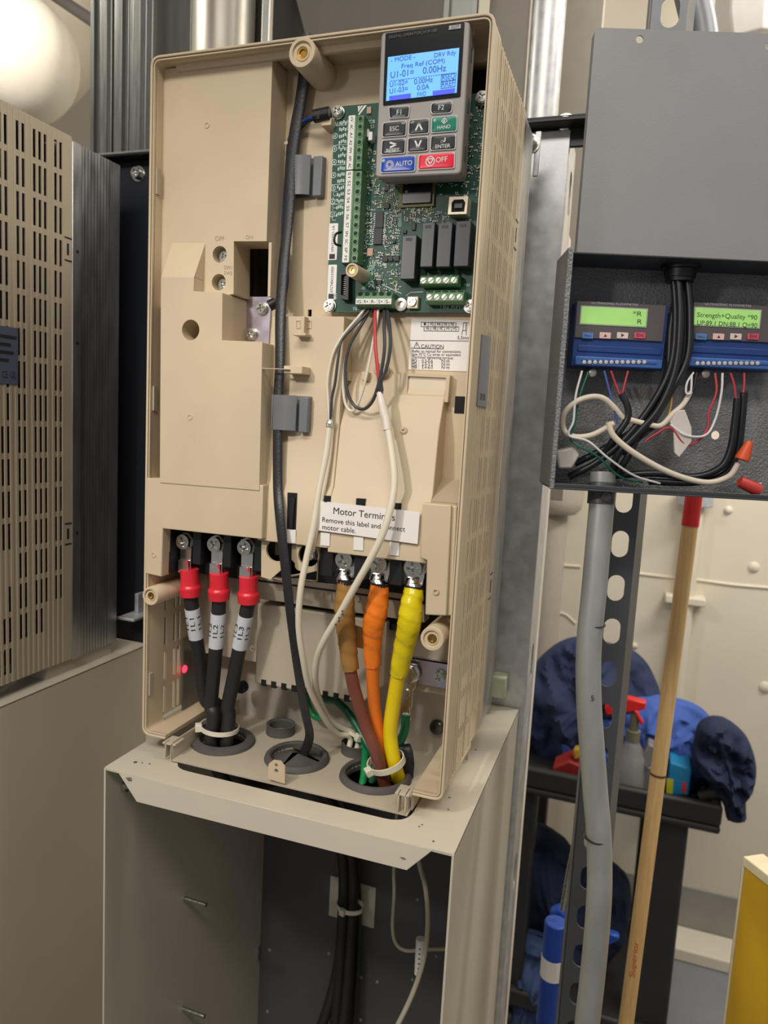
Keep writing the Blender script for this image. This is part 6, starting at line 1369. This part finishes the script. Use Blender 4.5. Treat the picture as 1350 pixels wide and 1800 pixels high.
def cloth(name, pxs, y, thick, m, label, cat, seed=0, fold=0.02, fdir=(1, 0.5)):
    """crumpled cloth: a rounded, folded solid with its own thickness"""
    P3 = [P(a, b, y=y) for a, b in pxs]; pl = crom([Vector((q.x, q.z, 0)) for q in P3] + [Vector((P3[0].x, P3[0].z, 0))], 9)[:-1]
    c = sum(pl, Vector((0, 0, 0))) / len(pl); n = len(pl); R = 16; vs = []; fs = []
    for side in (-1, 1):
        for k in range(R + 1):
            s_ = math.sin(math.pi / 2 * k / R)
            w = math.cos(math.pi / 2 * k / R)
            for p in pl:
                q = c + (p - c) * max(s_, 0.001)
                v = Vector((q.x * 7 * fdir[0] + q.y * 16 * fdir[1], q.x * 14 * fdir[1] - q.y * 5 * fdir[0], seed))
                f = fold * (noise.noise(v) + 0.9 * abs(noise.noise(v * 2.1)) + 0.35 * abs(noise.noise(v * 4.7))) * (0.3 + w)
                vs.append((q.x, y + side * thick * w ** 0.7 + (f if side < 0 else -f * 0.3), q.y))
        o = 0 if side < 0 else (R + 1) * n
        for k in range(R):
            for i in range(n): fs.append((o + k * n + i, o + k * n + (i + 1) % n, o + (k + 1) * n + (i + 1) % n, o + (k + 1) * n + i))
    mb = MB().add(vs, fs); o = mb.build(name, m, None, smooth=True)
    bm = bmesh.new(); bm.from_mesh(o.data); bmesh.ops.remove_doubles(bm, verts=bm.verts, dist=0.0004); bmesh.ops.recalc_face_normals(bm, faces=bm.faces[:]); bm.to_mesh(o.data); bm.free()
    for p in o.data.polygons: p.use_smooth = True
    return tag(o, label, cat)
navy = mat('navy_cloth', (42, 54, 88), 0.85, var=0.1, scale=20, bump=0.2, bscale=400); blue = mat('blue_cloth', (70, 100, 182), 0.85, var=0.1, scale=20, bump=0.2, bscale=400); jean = mat('denim_cloth', (60, 80, 120), 0.9, var=0.15, scale=60, bump=0.3, bscale=500)
dnavy = mat('dark_navy_cloth', (34, 44, 74), 0.85, var=0.1, scale=20, bump=0.2, bscale=400)
cloth('work_jacket', [(925, 1290), (930, 1190), (965, 1142), (1010, 1122), (1060, 1130), (1120, 1150), (1152, 1195), (1155, 1235), (1090, 1290), (1040, 1330), (960, 1340)], CYF + 0.26, 0.11, navy, 'navy work jacket heaped at the left end of the cart', 'jacket', 1.3, 0.05)
cloth('work_shirt', [(985, 1300), (1040, 1262), (1110, 1226), (1180, 1228), (1238, 1250), (1262, 1300), (1250, 1362), (1215, 1385), (1150, 1370), (1060, 1345), (990, 1345)], CYF + 0.20, 0.09, blue, 'bright blue work shirt lying across the middle of the cart', 'shirt', 4.1, 0.045)
cloth('work_trousers', [(1215, 1330), (1228, 1275), (1265, 1262), (1308, 1290), (1327, 1335), (1322, 1375), (1310, 1400), (1308, 1440), (1278, 1436), (1270, 1408), (1240, 1372)], CYF + 0.06, 0.075, dnavy, 'dark navy work trousers hanging over the right end of the cart', 'trousers', 7.7, 0.05, (0.5, 1))
cloth('denim_jacket', [(895, 1480), (930, 1448), (985, 1475), (1020, 1510), (1075, 1520), (1108, 1560), (1100, 1640), (1055, 1700), (1000, 1730), (960, 1800), (890, 1840)], CYF + 0.20, 0.10, dnavy, 'dark navy jacket bundled under the cart top', 'jacket', 2.2, 0.06)
cloth('work_trousers', [(890, 1640), (930, 1640), (965, 1660), (972, 1730), (950, 1800), (930, 1860), (880, 1860)], CYF + 0.08, 0.07, jean, 'faded blue denim trousers below the dark navy jacket bundle', 'trousers', 9.4, 0.04, (0.3, 1))
# spray bottle with red trigger, boxes, tins
sb = thing('spray_bottle', P(1104, 1395, y=CYF + 0.05), 'clear spray bottle with a red trigger head, standing on the cart by the strut', 'spray bottle')
q = P(1103, 1392, y=CYF + 0.06); zt2 = P(1103, 1300, y=CYF + 0.06).z
MB().lathe([(0.001, 0), (0.036, 0.0), (0.038, 0.01), (0.038, (zt2 - q.z) * 0.75), (0.016, zt2 - q.z), (0.016, zt2 - q.z + 0.015), (0.001, zt2 - q.z + 0.015)], frame(q, (1, 0, 0), (0, 1, 0)), 24).build('bottle', mat('clear_plastic', (190, 188, 184), 0.2, var=0, alpha=0.45), sb, smooth=True)
redt = mat('red_trigger', (230, 40, 36), 0.4, var=0.03)
hq = P(1110, 1250, y=CYF + 0.05)
MB().prism(pp([(1062, 1245), (1070, 1236), (1105, 1228), (1136, 1236), (1134, 1248), (1112, 1252), (1066, 1258)], CYF + 0.05), FY(CYF + 0.05), -0.03, 0).prism(pp([(1114, 1250), (1120, 1250), (1132, 1272), (1127, 1277)], CYF + 0.042), FY(CYF + 0.042), -0.014, 0).build('trigger_head', redt, sb, bevel=0.004)
MB().lathe([(0.018, 0), (0.018, 0.028), (0.012, 0.03), (0.012, 0.075), (0.002, 0.075)], frame(Vector((q.x, q.y, zt2 + 0.0)), (1, 0, 0), (0, 1, 0)), 16).build('collar', mat('collar_olive', (120, 116, 96), 0.5), sb, smooth=True)
def cbox(name, pxs, y, dep, m, label, cat):
    return tag(MB().prism(pp(pxs, y), FY(y), -dep, 0).build(name, m, None, bevel=0.004), label, cat)
cy_ = cbox('carton', [(1178, 1340), (1216, 1352), (1210, 1400), (1172, 1397)], CYF + 0.045, 0.09, mat('cyan_carton', (30, 140, 196), 0.5, var=0.05), 'bright blue carton on the cart, right of the broom handle', 'carton')
pr = MB().prism(pp([(1172, 1368), (1184, 1370), (1182, 1396), (1171, 1394)], CYF + 0.044), FY(CYF + 0.044), 0, 0.0012).build('printed_patch', mat('yellow_patch', (206, 206, 40), 0.5), cy_)
pr = MB().prism(pp([(1199, 1374), (1207, 1376), (1206, 1394), (1198, 1392)], CYF + 0.044), FY(CYF + 0.044), 0, 0.0012).build('printed_patch', mat('red_patch', (206, 70, 90), 0.5), cy_)
bg = mat('clear_grey_bag', (150, 144, 142), 0.3, var=0.1, alpha=0.7)
cbox('plastic_case', [(1124, 1340), (1140, 1308), (1152, 1314), (1148, 1345), (1136, 1352)], CYF + 0.04, 0.05, bg, 'small clear plastic case lying tilted beside the spray bottle', 'case')
cbox('plastic_jar', [(1112, 1345), (1146, 1350), (1142, 1392), (1110, 1388)], CYF + 0.075, 0.05, bg, 'clear plastic jar on the cart, between the spray bottle and the broom', 'jar')
cbox('tool_bag', [(970, 1352), (1000, 1338), (1024, 1348), (1022, 1372), (978, 1364)], CYF + 0.05, 0.08, mat('dark_red_bag', (150, 34, 30), 0.6, var=0.1), 'red tool bag on the left of the cart top, behind the conduit', 'bag')
cbox('yellow_tin', [(1008, 1318), (1020, 1316), (1020, 1334), (1009, 1336)], CYF + 0.06, 0.03, mat('yellow_tin', (196, 160, 40), 0.5), 'small yellow tin at the left of the cart, beside the conduit', 'tin')
# blue caulking gun hanging under the tray
cg = mat('tool_blue', (28, 72, 168), 0.4, var=0.08)
gun = thing('caulking_gun', P(970, 1790, d=1.25), 'blue caulking gun hanging nose down under the cart, left of the strut', 'caulking gun')
a, b = P(978, 1620, d=1.2), P(962, 1800, d=1.22)
MB().tube([a, b], 0.0185, 16, smooth=0).build('barrel', cg, gun, bevel=0.002)
MB().prism(pp([(966, 1604), (985, 1598), (994, 1610), (992, 1640), (968, 1636)], 1.02), FY(1.02), -0.03, 0).build('grip', cg, gun, bevel=0.006)
MB().tube([a + (b - a) * 0.33, a + (b - a) * 0.52], 0.0192, 16, smooth=0).build('paper_band', paper, gun)
MB().tube([P(988, 1600, d=1.2), P(1000, 1530, d=1.2), P(1008, 1490, d=1.2)], 0.004, 8, smooth=0).build('rod', steel, gun)
MB().prism(pp([(1066, 1640), (1086, 1646), (1090, 1652), (1072, 1662), (1062, 1658)], 1.02), FY(1.02), -0.02, 0).build('trigger', cg, gun, bevel=0.004)
# golden board in the lower right corner
gold = mat('golden_board', (214, 170, 30), 0.35, var=0.14, scale=8)
ga = P(1310, 1506, d=1.0); gb_ = P(1350, 1537, z=ga.z)
gu = (gb_ - ga).normalized(); GF = frame((ga.x, ga.y, 0), gu, (0, 0, 1))
gt = thing('golden_board', (ga.x, ga.y, FLOOR_Z), 'golden yellow board with a pale top edge, standing in the lower right corner', 'board')
MB().box(0, 0.42, FLOOR_Z, ga.z - 0.012, -0.03, 0, GF).build('panel', gold, gt, bevel=0.003)
MB().box(-0.002, 0.422, ga.z - 0.014, ga.z, -0.032, 0.002, GF).box(-0.003, 0.0, FLOOR_Z, ga.z - 0.014, -0.032, 0.002, GF).build('edge_trim', mat('pale_rim', (226, 214, 180), 0.45), gt, bevel=0.002)
